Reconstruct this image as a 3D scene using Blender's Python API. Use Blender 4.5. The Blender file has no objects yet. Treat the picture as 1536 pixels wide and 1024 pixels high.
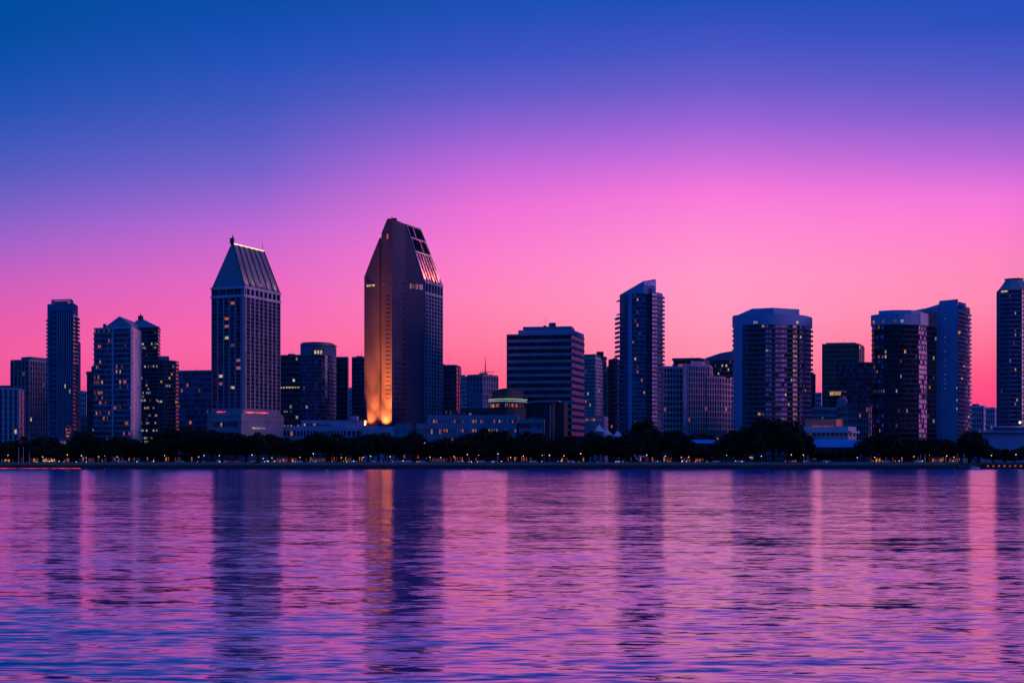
import bpy, math, random
from mathutils import Vector
random.seed(7)
rnd = random.random
F = 2440.0          # focal length in photograph pixels
CAMH = 4.0
HOR = 692.5
def X(px, Y): return (px - 768.0) * Y / F
def Z(py, Y): return CAMH + (HOR - py) * Y / F
def P(px, Y): return (X(px, Y), Y)
C = bpy.context.scene.collection
sc = bpy.context.scene
GZ = 3.6            # street level

# ------------------------------------------------------------------ materials
def lin(c):
    out = []
    for v in c[:3]:
        v = v / 255.0
        out.append(v / 12.92 if v <= 0.04045 else ((v + 0.055) / 1.055) ** 2.4)
    return (out[0], out[1], out[2], 1.0)
def newmat(name):
    m = bpy.data.materials.new(name); m.use_nodes = True
    return m, m.node_tree, m.node_tree.nodes['Principled BSDF']
def surf(name, col, rough=0.85, metal=0.0, var=0.18, scale=0.12, spec=0.15, fine=0.0):
    m, nt, b = newmat(name)
    tc = nt.nodes.new('ShaderNodeTexCoord'); n = nt.nodes.new('ShaderNodeTexNoise')
    n.inputs['Scale'].default_value = scale; n.inputs['Detail'].default_value = 5
    nt.links.new(tc.outputs['Object'], n.inputs['Vector'])
    cr = nt.nodes.new('ShaderNodeValToRGB')
    c = Vector(col[:3])
    cr.color_ramp.elements[0].position = 0.3; cr.color_ramp.elements[1].position = 0.7
    cr.color_ramp.elements[0].color = (*(c * (1 - var)), 1); cr.color_ramp.elements[1].color = (*(c * (1 + var)), 1)
    nt.links.new(n.outputs['Fac'], cr.inputs['Fac'])
    nt.links.new(cr.outputs['Color'], b.inputs['Base Color'])
    b.inputs['Roughness'].default_value = rough; b.inputs['Metallic'].default_value = metal
    b.inputs['Specular IOR Level'].default_value = spec
    return m
def glass(name, col, rough=0.12, spec=0.25, wob=0.02, metal=0.0):
    m, nt, b = newmat(name)
    tc = nt.nodes.new('ShaderNodeTexCoord'); n = nt.nodes.new('ShaderNodeTexNoise')
    n.inputs['Scale'].default_value = 0.35; n.inputs['Detail'].default_value = 3
    nt.links.new(tc.outputs['Object'], n.inputs['Vector'])
    cr = nt.nodes.new('ShaderNodeValToRGB'); c = Vector(col[:3])
    cr.color_ramp.elements[0].position = 0.35; cr.color_ramp.elements[1].position = 0.65
    cr.color_ramp.elements[0].color = (*(c * 0.55), 1); cr.color_ramp.elements[1].color = (*(c * 1.5), 1)
    nt.links.new(n.outputs['Fac'], cr.inputs['Fac']); nt.links.new(cr.outputs['Color'], b.inputs['Base Color'])
    b.inputs['Roughness'].default_value = rough; b.inputs['Specular IOR Level'].default_value = spec; b.inputs['Metallic'].default_value = metal
    bp = nt.nodes.new('ShaderNodeBump'); bp.inputs['Strength'].default_value = 0.25; bp.inputs['Distance'].default_value = wob
    nt.links.new(n.outputs['Fac'], bp.inputs['Height']); nt.links.new(bp.outputs['Normal'], b.inputs['Normal'])
    return m
def emit(name, col, k=1.0, sample=False, var=0.75, scale=0.9):
    m, nt, b = newmat(name)
    b.inputs['Base Color'].default_value = (0.02, 0.02, 0.02, 1)
    tc = nt.nodes.new('ShaderNodeTexCoord'); n = nt.nodes.new('ShaderNodeTexNoise')
    n.inputs['Scale'].default_value = scale; n.inputs['Detail'].default_value = 2
    g = nt.nodes.new('ShaderNodeNewGeometry')
    nt.links.new(g.outputs['Position'], n.inputs['Vector'])
    mr = nt.nodes.new('ShaderNodeMapRange')
    mr.inputs['From Min'].default_value = 0.3; mr.inputs['From Max'].default_value = 0.7
    mr.inputs['To Min'].default_value = k * (1 - var); mr.inputs['To Max'].default_value = k * (1 + var)
    nt.links.new(n.outputs['Fac'], mr.inputs['Value'])
    b.inputs['Emission Color'].default_value = lin(col)
    nt.links.new(mr.outputs['Result'], b.inputs['Emission Strength'])
    if not sample: m.cycles.emission_sampling = 'NONE'
    return m
M = {}
M['conc'] = surf('concrete', (0.22, 0.25, 0.32))
M['conc_d'] = surf('dark concrete', (0.09, 0.11, 0.15))
M['conc_l'] = surf('pale concrete', (0.42, 0.42, 0.50))
M['mauve'] = surf('rosy plaster', (0.52, 0.42, 0.54))
M['rose'] = surf('afterglow pink render', (0.72, 0.50, 0.60))  # afterglow pink is mixed into this wall colour
M['white'] = surf('white plaster', (0.62, 0.62, 0.68), rough=0.6)
M['brick'] = surf('terracotta brick', (0.33, 0.17, 0.13))
M['granite'] = surf('brown granite', (0.060, 0.065, 0.115), scale=0.05)
M['metalroof'] = surf('roof metal', (0.20, 0.21, 0.26), rough=0.5, metal=0.2)
M['bluepanel'] = surf('blue panel', (0.10, 0.17, 0.29))
M['bluewall'] = surf('smooth blue render', (0.18, 0.32, 0.50), rough=0.7, var=0.08)
M['darkroof'] = surf('dark roofing', (0.05, 0.055, 0.07), rough=0.8)
M['blueroof'] = surf('blue sheet roof', (0.10, 0.36, 0.75), rough=0.4, var=0.06)
M['sail'] = surf('white sail cloth', (0.5, 0.48, 0.55), rough=0.7, var=0.05)
M['orange'] = surf('orange render', (0.80, 0.30, 0.18), rough=0.6)
M['rib'] = surf('dark metal', (0.03, 0.035, 0.045), rough=0.5, metal=0.4)
M['g1'] = glass('deep blue glass', (0.010, 0.020, 0.045))
M['g2'] = glass('grey blue glass', (0.025, 0.045, 0.085), rough=0.2)
M['g3'] = glass('black glass', (0.003, 0.008, 0.018), rough=0.08, spec=0.15)
M['g4'] = glass('pale curtains with sky pink', (0.62, 0.36, 0.62), rough=0.5, metal=.1)  # curtain mauve that also holds the pink reflection of the sky
M['g5'] = glass('half drawn blinds', (0.10, 0.11, 0.17), rough=0.3)
M['gp'] = glass('glass with sky pink', (0.85, 0.48, 0.68), rough=0.45, metal=.2)  # reflected pink of the sky put into the pane colour
M['gt'] = glass('blue tinted glazing', (0.05, 0.11, 0.24), rough=0.25)
M['lw'] = emit('warm lit room', (255, 165, 85), 0.48)
M['lo'] = emit('orange lit room', (255, 120, 60), 0.40)
M['ly'] = emit('pale yellow lit room', (255, 225, 150), 0.48)
M['lb'] = emit('cool lit room', (190, 205, 225), 0.3)
M['lp'] = emit('rosy lit room', (250, 130, 130), 0.32)
M['ld'] = emit('dim lit room', (150, 105, 95), 0.2)
M['lamp'] = emit('lamp glow', (255, 205, 140), 3.4, True, 0.1)
M['lampw'] = emit('white lamp glow', (255, 245, 225), 3.4, True, 0.1)
M['lampo'] = emit('amber lamp glow', (255, 150, 60), 2.2, True, 0.1)
M['red'] = emit('red lamp glow', (255, 50, 45), 1.2, True, 0.6)
M['redl'] = emit('red strip glow', (255, 70, 70), 1.5, False, 0.9, 0.25)
M['ridge'] = emit('ridge strip light', (255, 215, 165), 1.8, False, 0.25, 0.2)
M['canopyl'] = emit('pale green strip light', (190, 225, 190), 0.45, False, 0.4)
M['pole'] = surf('painted pole', (0.20, 0.20, 0.24), rough=0.5, metal=0.3)
M['polew'] = surf('white pole', (0.7, 0.68, 0.72), rough=0.5)
M['bark'] = surf('bark', (0.06, 0.045, 0.035), rough=0.9, scale=2)
M['tyre'] = surf('tyre rubber', (0.02, 0.02, 0.02), rough=0.9)
M['stone'] = surf('sea wall stone', (0.045, 0.05, 0.06), rough=0.9, scale=0.6)
M['paint1'] = surf('silver car paint', (0.45, 0.46, 0.5), rough=0.3, metal=0.5)
M['paint2'] = surf('dark car paint', (0.04, 0.05, 0.09), rough=0.3, metal=0.3)
M['paint3'] = surf('white car paint', (0.75, 0.75, 0.78), rough=0.3)
def foliage():
    m, nt, b = newmat('foliage')
    tc = nt.nodes.new('ShaderNodeTexCoord'); n = nt.nodes.new('ShaderNodeTexNoise')
    n.inputs['Scale'].default_value = 0.45; n.inputs['Detail'].default_value = 6
    nt.links.new(tc.outputs['Object'], n.inputs['Vector'])
    cr = nt.nodes.new('ShaderNodeValToRGB')
    cr.color_ramp.elements[0].position = 0.35; cr.color_ramp.elements[1].position = 0.68
    cr.color_ramp.elements[0].color = (0.008, 0.016, 0.012, 1); cr.color_ramp.elements[1].color = (0.036, 0.062, 0.032, 1)
    nt.links.new(n.outputs['Fac'], cr.inputs['Fac']); nt.links.new(cr.outputs['Color'], b.inputs['Base Color'])
    b.inputs['Roughness'].default_value = 0.9; b.inputs['Specular IOR Level'].default_value = 0.1
    return m
M['leaf'] = foliage()

# ------------------------------------------------------------------ mesh helpers
class MB:
    def __init__(self): self.v = []; self.f = []; self.m = []; self.mats = []
    def mi(self, mat):
        if mat not in self.mats: self.mats.append(mat)
        return self.mats.index(mat)
    def add(self, vs, fs, mat):
        o = len(self.v); k = self.mi(mat)
        self.v += [tuple(p) for p in vs]
        for f in fs: self.f.append([i + o for i in f]); self.m.append(k)
    def prism(self, poly, z0, z1, mat):
        n = len(poly)
        zt = z1 if isinstance(z1, (list, tuple)) else [z1] * n
        vs = [(p[0], p[1], z0) for p in poly] + [(p[0], p[1], zt[i]) for i, p in enumerate(poly)]
        fs = [[i, (i + 1) % n, n + (i + 1) % n, n + i] for i in range(n)]
        fs += [list(range(n))[::-1], [n + i for i in range(n)]]
        self.add(vs, fs, mat)
    def box(self, c, s, mat, a=0.0):
        ca, sa = math.cos(a), math.sin(a); poly = []
        for dx, dy in ((-1, -1), (1, -1), (1, 1), (-1, 1)):
            x = dx * s[0] / 2; y = dy * s[1] / 2
            poly.append((c[0] + x * ca - y * sa, c[1] + x * sa + y * ca))
        self.prism(poly, c[2] - s[2] / 2, c[2] + s[2] / 2, mat)
    def band(self, path, z0, z1, d0, d1, mat):
        a = offs(path, d0); b = offs(path, d1); n = len(path)
        vs = [(p[0], p[1], z0) for p in b] + [(p[0], p[1], z0) for p in a] + [(p[0], p[1], z1) for p in b] + [(p[0], p[1], z1) for p in a]
        fs = []
        for i in range(n - 1):
            fs += [[i, i + 1, 2 * n + i + 1, 2 * n + i], [n + i + 1, n + i, 3 * n + i, 3 * n + i + 1],
                   [i + 1, i, n + i, n + i + 1], [2 * n + i, 2 * n + i + 1, 3 * n + i + 1, 3 * n + i]]
        fs += [[n, 0, 2 * n, 3 * n], [n - 1, 2 * n - 1, 4 * n - 1, 3 * n - 1]]
        self.add(vs, fs, mat)
    def tube(self, pts, rs, mat, seg=6):
        pts = [Vector(p) for p in pts]; vs = []; fs = []
        if not isinstance(rs, (list, tuple)): rs = [rs] * len(pts)
        for i, p in enumerate(pts):
            d = (pts[min(i + 1, len(pts) - 1)] - pts[max(i - 1, 0)]).normalized()
            u = d.orthogonal().normalized(); w = d.cross(u)
            for k in range(seg):
                t = 2 * math.pi * k / seg
                vs.append(p + (u * math.cos(t) + w * math.sin(t)) * rs[i])
        for i in range(len(pts) - 1):
            for k in range(seg):
                a = i * seg + k; b = i * seg + (k + 1) % seg
                fs.append([a, b, b + seg, a + seg])
        fs.append(list(range(seg))[::-1]); fs.append([(len(pts) - 1) * seg + k for k in range(seg)])
        self.add(vs, fs, mat)
    def ball(self, c, r, mat, n=8, sz=1.0):
        vs = []; fs = []
        for i in range(1, n // 2):
            t = math.pi * i / (n // 2)
            for k in range(n):
                a = 2 * math.pi * k / n
                vs.append((c[0] + r * math.sin(t) * math.cos(a), c[1] + r * math.sin(t) * math.sin(a), c[2] + r * sz * math.cos(t)))
        top = len(vs); vs.append((c[0], c[1], c[2] + r * sz)); bot = len(vs); vs.append((c[0], c[1], c[2] - r * sz))
        m = n // 2 - 1
        for i in range(m - 1):
            for k in range(n):
                a = i * n + k; b = i * n + (k + 1) % n
                fs.append([a, a + n, b + n, b])
        for k in range(n):
            fs.append([top, k, (k + 1) % n]); fs.append([bot, (m - 1) * n + (k + 1) % n, (m - 1) * n + k])
        self.add(vs, fs, mat)
    def mesh(self, name, org=(0, 0, 0)):
        me = bpy.data.meshes.new(name)
        o = org
        me.from_pydata([(v[0] - o[0], v[1] - o[1], v[2] - o[2]) for v in self.v], [], self.f)
        for m in self.mats: me.materials.append(M[m])
        me.polygons.foreach_set('material_index', self.m)
        me.update(); return me
    def build(self, name, root=None, org=None):
        if root is not None and org is None: org = root.location
        org = org or (0, 0, 0)
        o = bpy.data.objects.new(name, self.mesh(name, org)); C.objects.link(o)
        if root is not None: o.parent = root
        else: o.location = org
        return o
def nrm(a, b):
    dx, dy = b[0] - a[0], b[1] - a[1]; l = math.hypot(dx, dy) or 1
    return (dy / l, -dx / l)
def offs(path, d):
    n = len(path); out = []
    for i in range(n):
        if i == 0: q = nrm(path[0], path[1]); k = 1
        elif i == n - 1: q = nrm(path[-2], path[-1]); k = 1
        else:
            a = nrm(path[i - 1], path[i]); b = nrm(path[i], path[i + 1])
            s = (a[0] + b[0], a[1] + b[1]); l = math.hypot(*s) or 1
            q = (s[0] / l, s[1] / l); k = 1 / max(0.4, q[0] * a[0] + q[1] * a[1])
        out.append((path[i][0] + q[0] * d * k, path[i][1] + q[1] * d * k))
    return out
def plen(path): return sum(math.dist(path[i], path[i + 1]) for i in range(len(path) - 1))
def pat(path, s):
    for i in range(len(path) - 1):
        l = math.dist(path[i], path[i + 1])
        if s <= l + 1e-6 or i == len(path) - 2:
            t = max(0, min(1, s / l))
            return (path[i][0] + (path[i + 1][0] - path[i][0]) * t, path[i][1] + (path[i + 1][1] - path[i][1]) * t)
        s -= l
def sub(path, s0, s1):
    pts = [pat(path, s0)]; acc = 0
    for i in range(1, len(path) - 1):
        acc += math.dist(path[i - 1], path[i])
        if s0 + 0.05 < acc < s1 - 0.05: pts.append(path[i])
    pts.append(pat(path, s1)); return pts
def smooth(path, m=3):
    out = []
    for i in range(len(path) - 1):
        a = path[max(0, i - 1)]; p = path[i]; q = path[i + 1]; d = path[min(len(path) - 1, i + 2)]
        for j in range(m):
            t = j / m
            out.append(tuple(.5 * (2 * p[k] + (q[k] - a[k]) * t + (2 * a[k] - 5 * p[k] + 4 * q[k] - d[k]) * t * t + (3 * p[k] - a[k] - 3 * q[k] + d[k]) * t ** 3) for k in (0, 1)))
    return out + [path[-1]]
def empty(name, loc, label, cat, group=None):
    o = bpy.data.objects.new(name, None); C.objects.link(o); o.location = loc
    o['label'] = label; o['category'] = cat
    if group: o['group'] = group
    return o
def tag(o, label, cat, group=None):
    o['label'] = label; o['category'] = cat
    if group: o['group'] = group
    return o
def structure(o): o['kind'] = 'structure'; return o

# ------------------------------------------------------------------ building kit
paneCache = {}
class Bld:
    def __init__(self, name, label, org, cat='building', group=None, wall='conc'):
        self.root = empty(name, (org[0], org[1], GZ), label, cat, group)
        self.wall = MB(); self.wm = wall; self.win = []; self.parts = []
        self.nparts = 0
    def part(self, name, under=None): mb = MB(); self.parts.append((name, mb, under)); return mb
    def done(self):
        self.wall.build('wall', self.root)
        done = {}
        for n, mb, un in self.parts:
            if not mb.v: continue
            o = mb.build(n, self.root); done[id(mb)] = o
            if un is not None and id(un) in done: o.parent = done[id(un)]
        self.win.sort(key=lambda w: (0 if M_lit(w[4]) else 1, -w[0][2]))
        ind, rest = self.win[:97], self.win[97:]
        for c, a, w, h, mat in ind:
            key = (round(w, 1), round(h, 1), mat)
            if key not in paneCache:
                mb = MB(); mb.box((0, 0, 0), (w, 0.08, h), mat)
                paneCache[key] = mb.mesh('window')
            o = bpy.data.objects.new('window', paneCache[key]); C.objects.link(o)
            o.parent = self.root; o.location = Vector(c) - self.root.location; o.rotation_euler = (0, 0, a)
        if rest:
            mb = MB()
            for c, a, w, h, mat in rest: mb.box(c, (w, 0.08, h), mat, a)
            o = mb.build('window', self.root); o['kind'] = 'stuff'
        return self.root
def M_lit(k): return k in ('lw', 'lo', 'ly', 'lb', 'lp', 'ld')
def pick(gl): return gl[int(rnd() * len(gl)) % len(gl)]
DG = ['g1', 'g1', 'g2', 'g3', 'g5']
LT = ['lw', 'lo', 'ly', 'lb', 'ld', 'ld']
def panes(b, path, z0, z1, n, gl, lit, lt, d=0.1, litf=None, gap=0.0, run=None):
    L = plen(path)
    for i in range(n):
        p, q = pat(path, L * i / n), pat(path, L * (i + 1) / n)
        w = math.dist(p, q) - gap
        if w <= 0.1: continue
        nn = nrm(p, q)
        c = ((p[0] + q[0]) / 2 + nn[0] * d, (p[1] + q[1]) / 2 + nn[1] * d, (z0 + z1) / 2)
        pr = litf(i / n, (z0 + z1) / 2) if litf else lit
        mat = pick(lt) if rnd() < pr else pick(gl)
        hh = z1 - z0
        if M_lit(mat) and pr < .9: w *= .55 + .4 * rnd(); hh *= .8
        b.win.append((c, math.atan2(q[1] - p[1], q[0] - p[0]), w, hh, mat))
def grid(b, path, z0, z1, nf, nb, pier=0.25, sp=0.35, dp=0.4, lit=0.04, gl=DG, lt=LT, mat=None, litf=None, pmat=None):
    mat = mat or b.wm; L = plen(path); fh = (z1 - z0) / nf; bw = L / nb
    for i in range(nb + 1):
        w = bw * pier
        s0 = max(0, i * bw - w / 2); s1 = min(L, i * bw + w / 2)
        b.wall.band([pat(path, s0), pat(path, s1)], z0, z1, 0, dp + 0.06, pmat or mat)
    for k in range(nf + 1):
        zz = z0 + k * fh; h = fh * sp
        b.wall.band(path, max(z0, zz - h / 2), min(z1, zz + h / 2), 0, dp, mat)
    for k in range(nf):
        zz = z0 + k * fh
        panes(b, path, zz + fh * sp / 2, zz + fh * (1 - sp / 2), nb, gl, lit, lt, litf=litf, gap=bw * pier)
def ribbon(b, path, z0, z1, nf, nb, sp=0.45, dp=0.35, lit=0.05, gl=DG, lt=LT, mat=None, litf=None, mull=0.12, floorlit=None):
    mat = mat or b.wm; fh = (z1 - z0) / nf
    for k in range(nf + 1):
        zz = z0 + k * fh; h = fh * sp
        b.wall.band(path, max(z0, zz - h / 2), min(z1, zz + h / 2), 0, dp, mat)
    for k in range(nf):
        zz = z0 + k * fh
        lf = litf
        panes(b, path, zz + fh * sp / 2, zz + fh * (1 - sp / 2), nb, gl, lit if floorlit is None else floorlit(k), lt, litf=lf, gap=mull)
def balcs(b, path, z0, z1, nf, depth=1.6, mat='conc_l', par=1.0, name='balcony', s=None, gl=DG, lit=0.04, nb=0, lt=LT, pmat=None):
    fh = (z1 - z0) / nf
    for k in range(nf):
        zz = z0 + k * fh
        mb = b.part(name)
        mb.band(path, zz, zz + 0.28, 0, depth, mat)
        mb.band(path, zz + 0.28, zz + 0.28 + par, depth - 0.14, depth - 0.02, pmat or mat)
        if nb: panes(b, path, zz + 0.3, zz + fh - 0.15, nb, gl, lit, lt, gap=0.5)
def clutter(b, poly, z, n, mat='conc_d'):
    cx = sum(p[0] for p in poly) / len(poly); cy = sum(p[1] for p in poly) / len(poly)
    r = min(math.dist((cx, cy), p) for p in poly) * 0.55
    for i in range(n):
        mb = b.part('roof_plant'); a = rnd() * 6.28; rr = r * rnd(); s = 1 + rnd() * 2.5
        mb.box((cx + rr * math.cos(a), cy + rr * math.sin(a), z + s * 0.4), (s * 1.5, s, s * 0.8), mat, a)
    b.part('antenna').tube([(cx, cy, z), (cx, cy, z + 4 + 3 * rnd())], 0.1, 'rib', 4)
def quadp(L, Fp, R): return [L, Fp, R, (L[0] + R[0] - Fp[0], L[1] + R[1] - Fp[1])]
def parapet(b, poly, z, h=1.1, t=0.35, mat=None):
    b.wall.band(poly + [poly[0]], z, z + h, -t, 0.05, mat or b.wm)

# ================================================================== LEFT GROUP
# A low mauve block at far left
def simple(name, label, L, Fp, R, top, nf, nb, nbr, wall, gl=DG, lit=0.04, pier=0.25, sp=0.35, z0=GZ, litr=None, wallr=None, sty='grid', n_clut=3, lt=LT, par=1.1, dp=0.4):
    b = Bld(name, label, Fp, wall=wall)
    poly = quadp(L, Fp, R); b.wall.prism(poly, z0, top, wall); parapet(b, poly, top, par)
    f = grid if sty == 'grid' else ribbon
    kw = dict(pier=pier) if sty == 'grid' else {}
    f(b, [L, Fp], z0, top, nf, nb, sp=sp, lit=lit, gl=gl, lt=lt, dp=dp, **kw)
    if nbr: f(b, [Fp, R], z0, top, nf, nbr, sp=sp, lit=lit if litr is None else litr, gl=gl, lt=lt, dp=dp, mat=wallr, **kw)
    if n_clut: clutter(b, poly, top, n_clut)
    return b
b = simple('apartment_block', 'low mauve block with tall window strips at the far left edge', P(-40, 1078), P(27, 1090), P(37, 1112), Z(584, 1090), 13, 9, 2, 'rose', pier=0.45, sp=0.12, gl=['g1', 'g2', 'g1'], lit=0.01, litr=0.12)
b.part('penthouse').prism(quadp(P(-20, 1100), P(18, 1098), P(21, 1105)), Z(583, 1100), Z(578, 1100), 'conc_d'); b.done()
b = simple('office_block', 'dark blue block with pale vertical piers, between the far left block and the crowned tower', P(16, 1230), P(44, 1222), P(78, 1250), Z(541, 1222), 20, 5, 9, 'conc', pier=0.3, sp=0.1, gl=['g1', 'g1', 'g3'], lit=0.01)
b.part('penthouse').prism(quadp(P(32, 1235), P(46, 1229), P(76, 1252)), Z(541, 1222), Z(534, 1222), 'conc_d'); b.done()

# C tall crowned tower
Y = 1050
b = Bld('residential_tower', 'slim dark blue tower with a flat open crown, second highest at the left end', P(112, Y), wall='bluepanel')
L, Fp, R = P(71, Y + 8), P(110, Y), P(117, Y + 20)
poly = quadp(L, Fp, R); top = Z(457, Y); b.wall.prism(poly, GZ, top, 'bluepanel'); parapet(b, poly, top)
s1 = sub([L, Fp], 2.5, 8.0); s2 = sub([L, Fp], 8.0, plen([L, Fp]))
grid(b, s2, GZ, top - 3, 29, 7, pier=0.3, sp=0.14, mat='conc_d', pmat='bluewall', gl=['g1', 'g3', 'g1', 'g1'], lit=0.008)
grid(b, s1, GZ, top - 3, 29, 2, pier=0.35, sp=0.3, gl=['g1', 'g3'], lit=0.01)
balcs(b, sub([L, Fp], 0, 2.5), GZ + 40, top - 8, 22, 1.3, 'conc', gl=DG)
balcs(b, [Fp, R], GZ + 20, top - 6, 30, 1.3, 'conc', nb=4, lit=0.01)
cr = b.part('crown')
cp = quadp(P(77, Y + 10), P(107, Y + 6), P(110, Y + 18))
cr.prism(cp, top, top + 1.0, 'conc_l'); cl = cp + [cp[0]]; zt = Z(447, Y)
cr.band(cl, zt - 0.8, zt, -0.5, 0.1, 'conc_l')
for i in range(24):
    s = plen(cl) * i / 24; p, q = pat(cl, s), pat(cl, min(plen(cl), s + 0.5)); cr.band([p, q], top + 1, zt - 0.8, -0.4, 0, 'conc_l')
cr.prism(offs(cp, -3)[:4], top + 1, zt - 1.2, 'g2')
low = b.part('side_wing'); lp = quadp(P(112, Y + 22), P(118, Y + 21), P(121, Y + 34)); low.prism(lp, GZ, Z(509, Y), 'bluepanel')
b.done()

# D stepped background towers
simple('background_block', 'small distant block in the gap right of the slim crowned tower', P(118, 1500), P(130, 1496), P(134, 1520), Z(590, 1500), 14, 4, 1, 'mauve', sp=0.3).done()
simple('background_block', 'tiny low block with rosy walls, lowest in the gap beside the slim crowned tower', P(116, 1140), P(134, 1136), P(138, 1150), Z(625, 1140), 6, 5, 1, 'conc', sp=0.3, lit=0.2).done()
b = simple('glass_tower', 'thin stepped slab hugging the left side of the pink sided tower', P(131, 1105), P(142, 1100), P(146, 1120), Z(560, 1100), 26, 3, 0, 'conc_d', sp=0.3, lit=0.03)
b.wall.prism(quadp(P(137, 1106), P(146, 1104), P(148, 1118)), Z(560, 1100), Z(548, 1100), 'conc_d'); b.done()

# E pink-sided tower
Y = 985
b = Bld('apartment_tower', 'glass tower with a bright pink right side and faceted slanted cap', P(170, Y), wall='mauve')
L, Fp, R = P(141, Y + 10), P(198, Y), P(211, Y + 30)
poly = quadp(L, Fp, R); top = Z(492, Y); b.wall.prism(poly, GZ, top, 'conc_d'); parapet(b, poly, top, 0.9, mat='mauve')
W = plen([L, Fp])
for s0, s1, dd in ((0, W * .24, 0.9), (W * .24, W * .51, 0.3), (W * .53, W, 0.7)):
    pp = sub([L, Fp], s0, s1); nf = 26; fh = (top - GZ) / nf; n = max(3, int((s1 - s0) / 1.2))
    for k in range(nf):
        zz = GZ + k * fh
        b.wall.band(pp, zz, zz + 0.9, 0, dd, 'conc')
        hot = rnd() < 0.4
        panes(b, pp, zz + 0.9, zz + fh, n, ['g1', 'g2', 'g5', 'g2'], 0.36 if hot else 0.01, ['lo', 'lo', 'lw', 'ld', 'lp', 'ld'], gap=0.12)
pr = b.part('pier'); pr.band(sub([L, Fp], W * .505, W * .535), GZ, top + 0.5, 0, 1.3, 'mauve')
pr = b.part('pier'); pr.band(sub([L, Fp], W * .985, W), GZ, top + 0.5, 0, 1.0, 'mauve')
D = plen([Fp, R])
b.wall.band([Fp, R], GZ, top, 0, 0.5, 'rose')  # pink afterglow on this side is painted into the wall colour
for f in (0.3, 0.42, 0.56, 0.7, 0.85): b.wall.band(sub([Fp, R], D * f, D * f + 0.8), GZ, top - 6, 0.5, 0.9, 'white')
nf = 26
for k in range(nf):
    zz = GZ + (k + .35) * (top - GZ) / nf
    panes(b, sub([Fp, R], D * .1, D * .22), zz, zz + 1.9, 1, ['g1', 'g3'], 0.02, LT, d=0.53)
rf = b.part('roof'); zr = top + 0.9
a0, a1, a2, a3 = P(155, Y + 11), P(196, Y + 4), P(207, Y + 24), P(168, Y + 31)
pk = Z(472, Y); k0 = (*P(179, Y + 10), pk); k1 = (*P(200, Y + 20), Z(478, Y)); k2 = (*P(181, Y + 24), pk)
vs = [(*a0, zr), (*a1, zr), (*a2, zr), (*a3, zr), (*P(196, Y + 5), Z(486, Y)), (*a2, Z(484, Y)), k0, k1, k2]
rf.add(vs, [[0, 1, 4, 6], [1, 2, 5, 4], [4, 5, 7, 6], [6, 7, 8], [5, 2, 3, 8, 7], [0, 6, 8, 3], [3, 2, 1, 0]], 'conc')
rf.box((*P(157, Y + 12), top + 2.2), (1.5, 2, 2.6), 'rib'); b.done()

# F pyramid roofed tower with lower curved wing
Y = 1130
b = Bld('office_tower', 'dark glass tower with a low pyramid roof and small spire, behind the pink sided tower', P(215, Y), wall='conc_d')
L, Fp, R = P(190, Y + 6), P(237, Y), P(240, Y + 26)
poly = quadp(L, Fp, R); top = Z(490, Y); b.wall.prism(poly, GZ, top, 'conc_d')
nf = 36
fl = [rnd() for _ in range(60)]
ribbon(b, [L, Fp], GZ, top, nf, 18, sp=0.42, lt=['ly', 'lb', 'lw', 'ld', 'lb'], floorlit=lambda k: (0.6 if k < 7 else (0.45 if fl[k] > .65 and k < 34 else 0.03)), gl=['g1', 'g3', 'g2'])
ribbon(b, [Fp, R], GZ, top, nf, 6, sp=0.42, lit=0.05)
rf = b.part('roof'); e = offs(poly + [poly[0]], 0.3)[:4]; ap = (*P(211, Y + 14), Z(474, Y))
rf.add([(*p, top) for p in e] + [ap], [[0, 1, 4], [1, 2, 4], [2, 3, 4], [3, 0, 4], [3, 2, 1, 0]], 'metalroof')
rf.band(poly + [poly[0]], top - 0.6, top + 0.2, 0, 0.6, 'conc')
sp_ = b.part('spire', rf); sp_.box((ap[0], ap[1], ap[2] - 0.2), (3.2, 3.2, 3.0), 'rib'); sp_.tube([(ap[0], ap[1], ap[2] + 1), (ap[0], ap[1], ap[2] + 3.2)], [0.8, 0.15], 'rib')
wg = b.part('wing')
wp = [P(236, Y - 6), P(246, Y - 8), P(256, Y - 5), P(264, Y + 2), P(268, Y + 14)]; t2 = Z(541, Y)
wg.prism(wp + [P(240, Y + 26)], GZ, t2, 'conc_d'); wg.prism([P(238, Y + 0), P(253, Y - 1), P(254, Y + 16), P(240, Y + 20)], t2, t2 + 3.2, 'conc')
ribbon(b, wp, GZ, t2, 26, 14, sp=0.42, lt=['ly', 'lb', 'lw', 'ld', 'lb'], floorlit=lambda k: (0.3 if k < 7 else (0.2 if fl[k + 10] > .6 else 0.02)), gl=['g1', 'g3', 'g2'])
b.done()

# G wide block
b = simple('office_block', 'wide flat topped dim blue block between the pyramid roofed tower and the steep roofed hotel', P(258, 1230), P(318, 1222), P(330, 1250), Z(557, 1222), 17, 14, 0, 'bluepanel', sp=0.3, pier=0.12, gl=['g1', 'g2', 'gt'], lit=0.03, lt=['ld', 'lo', 'ld']); b.done()

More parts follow.
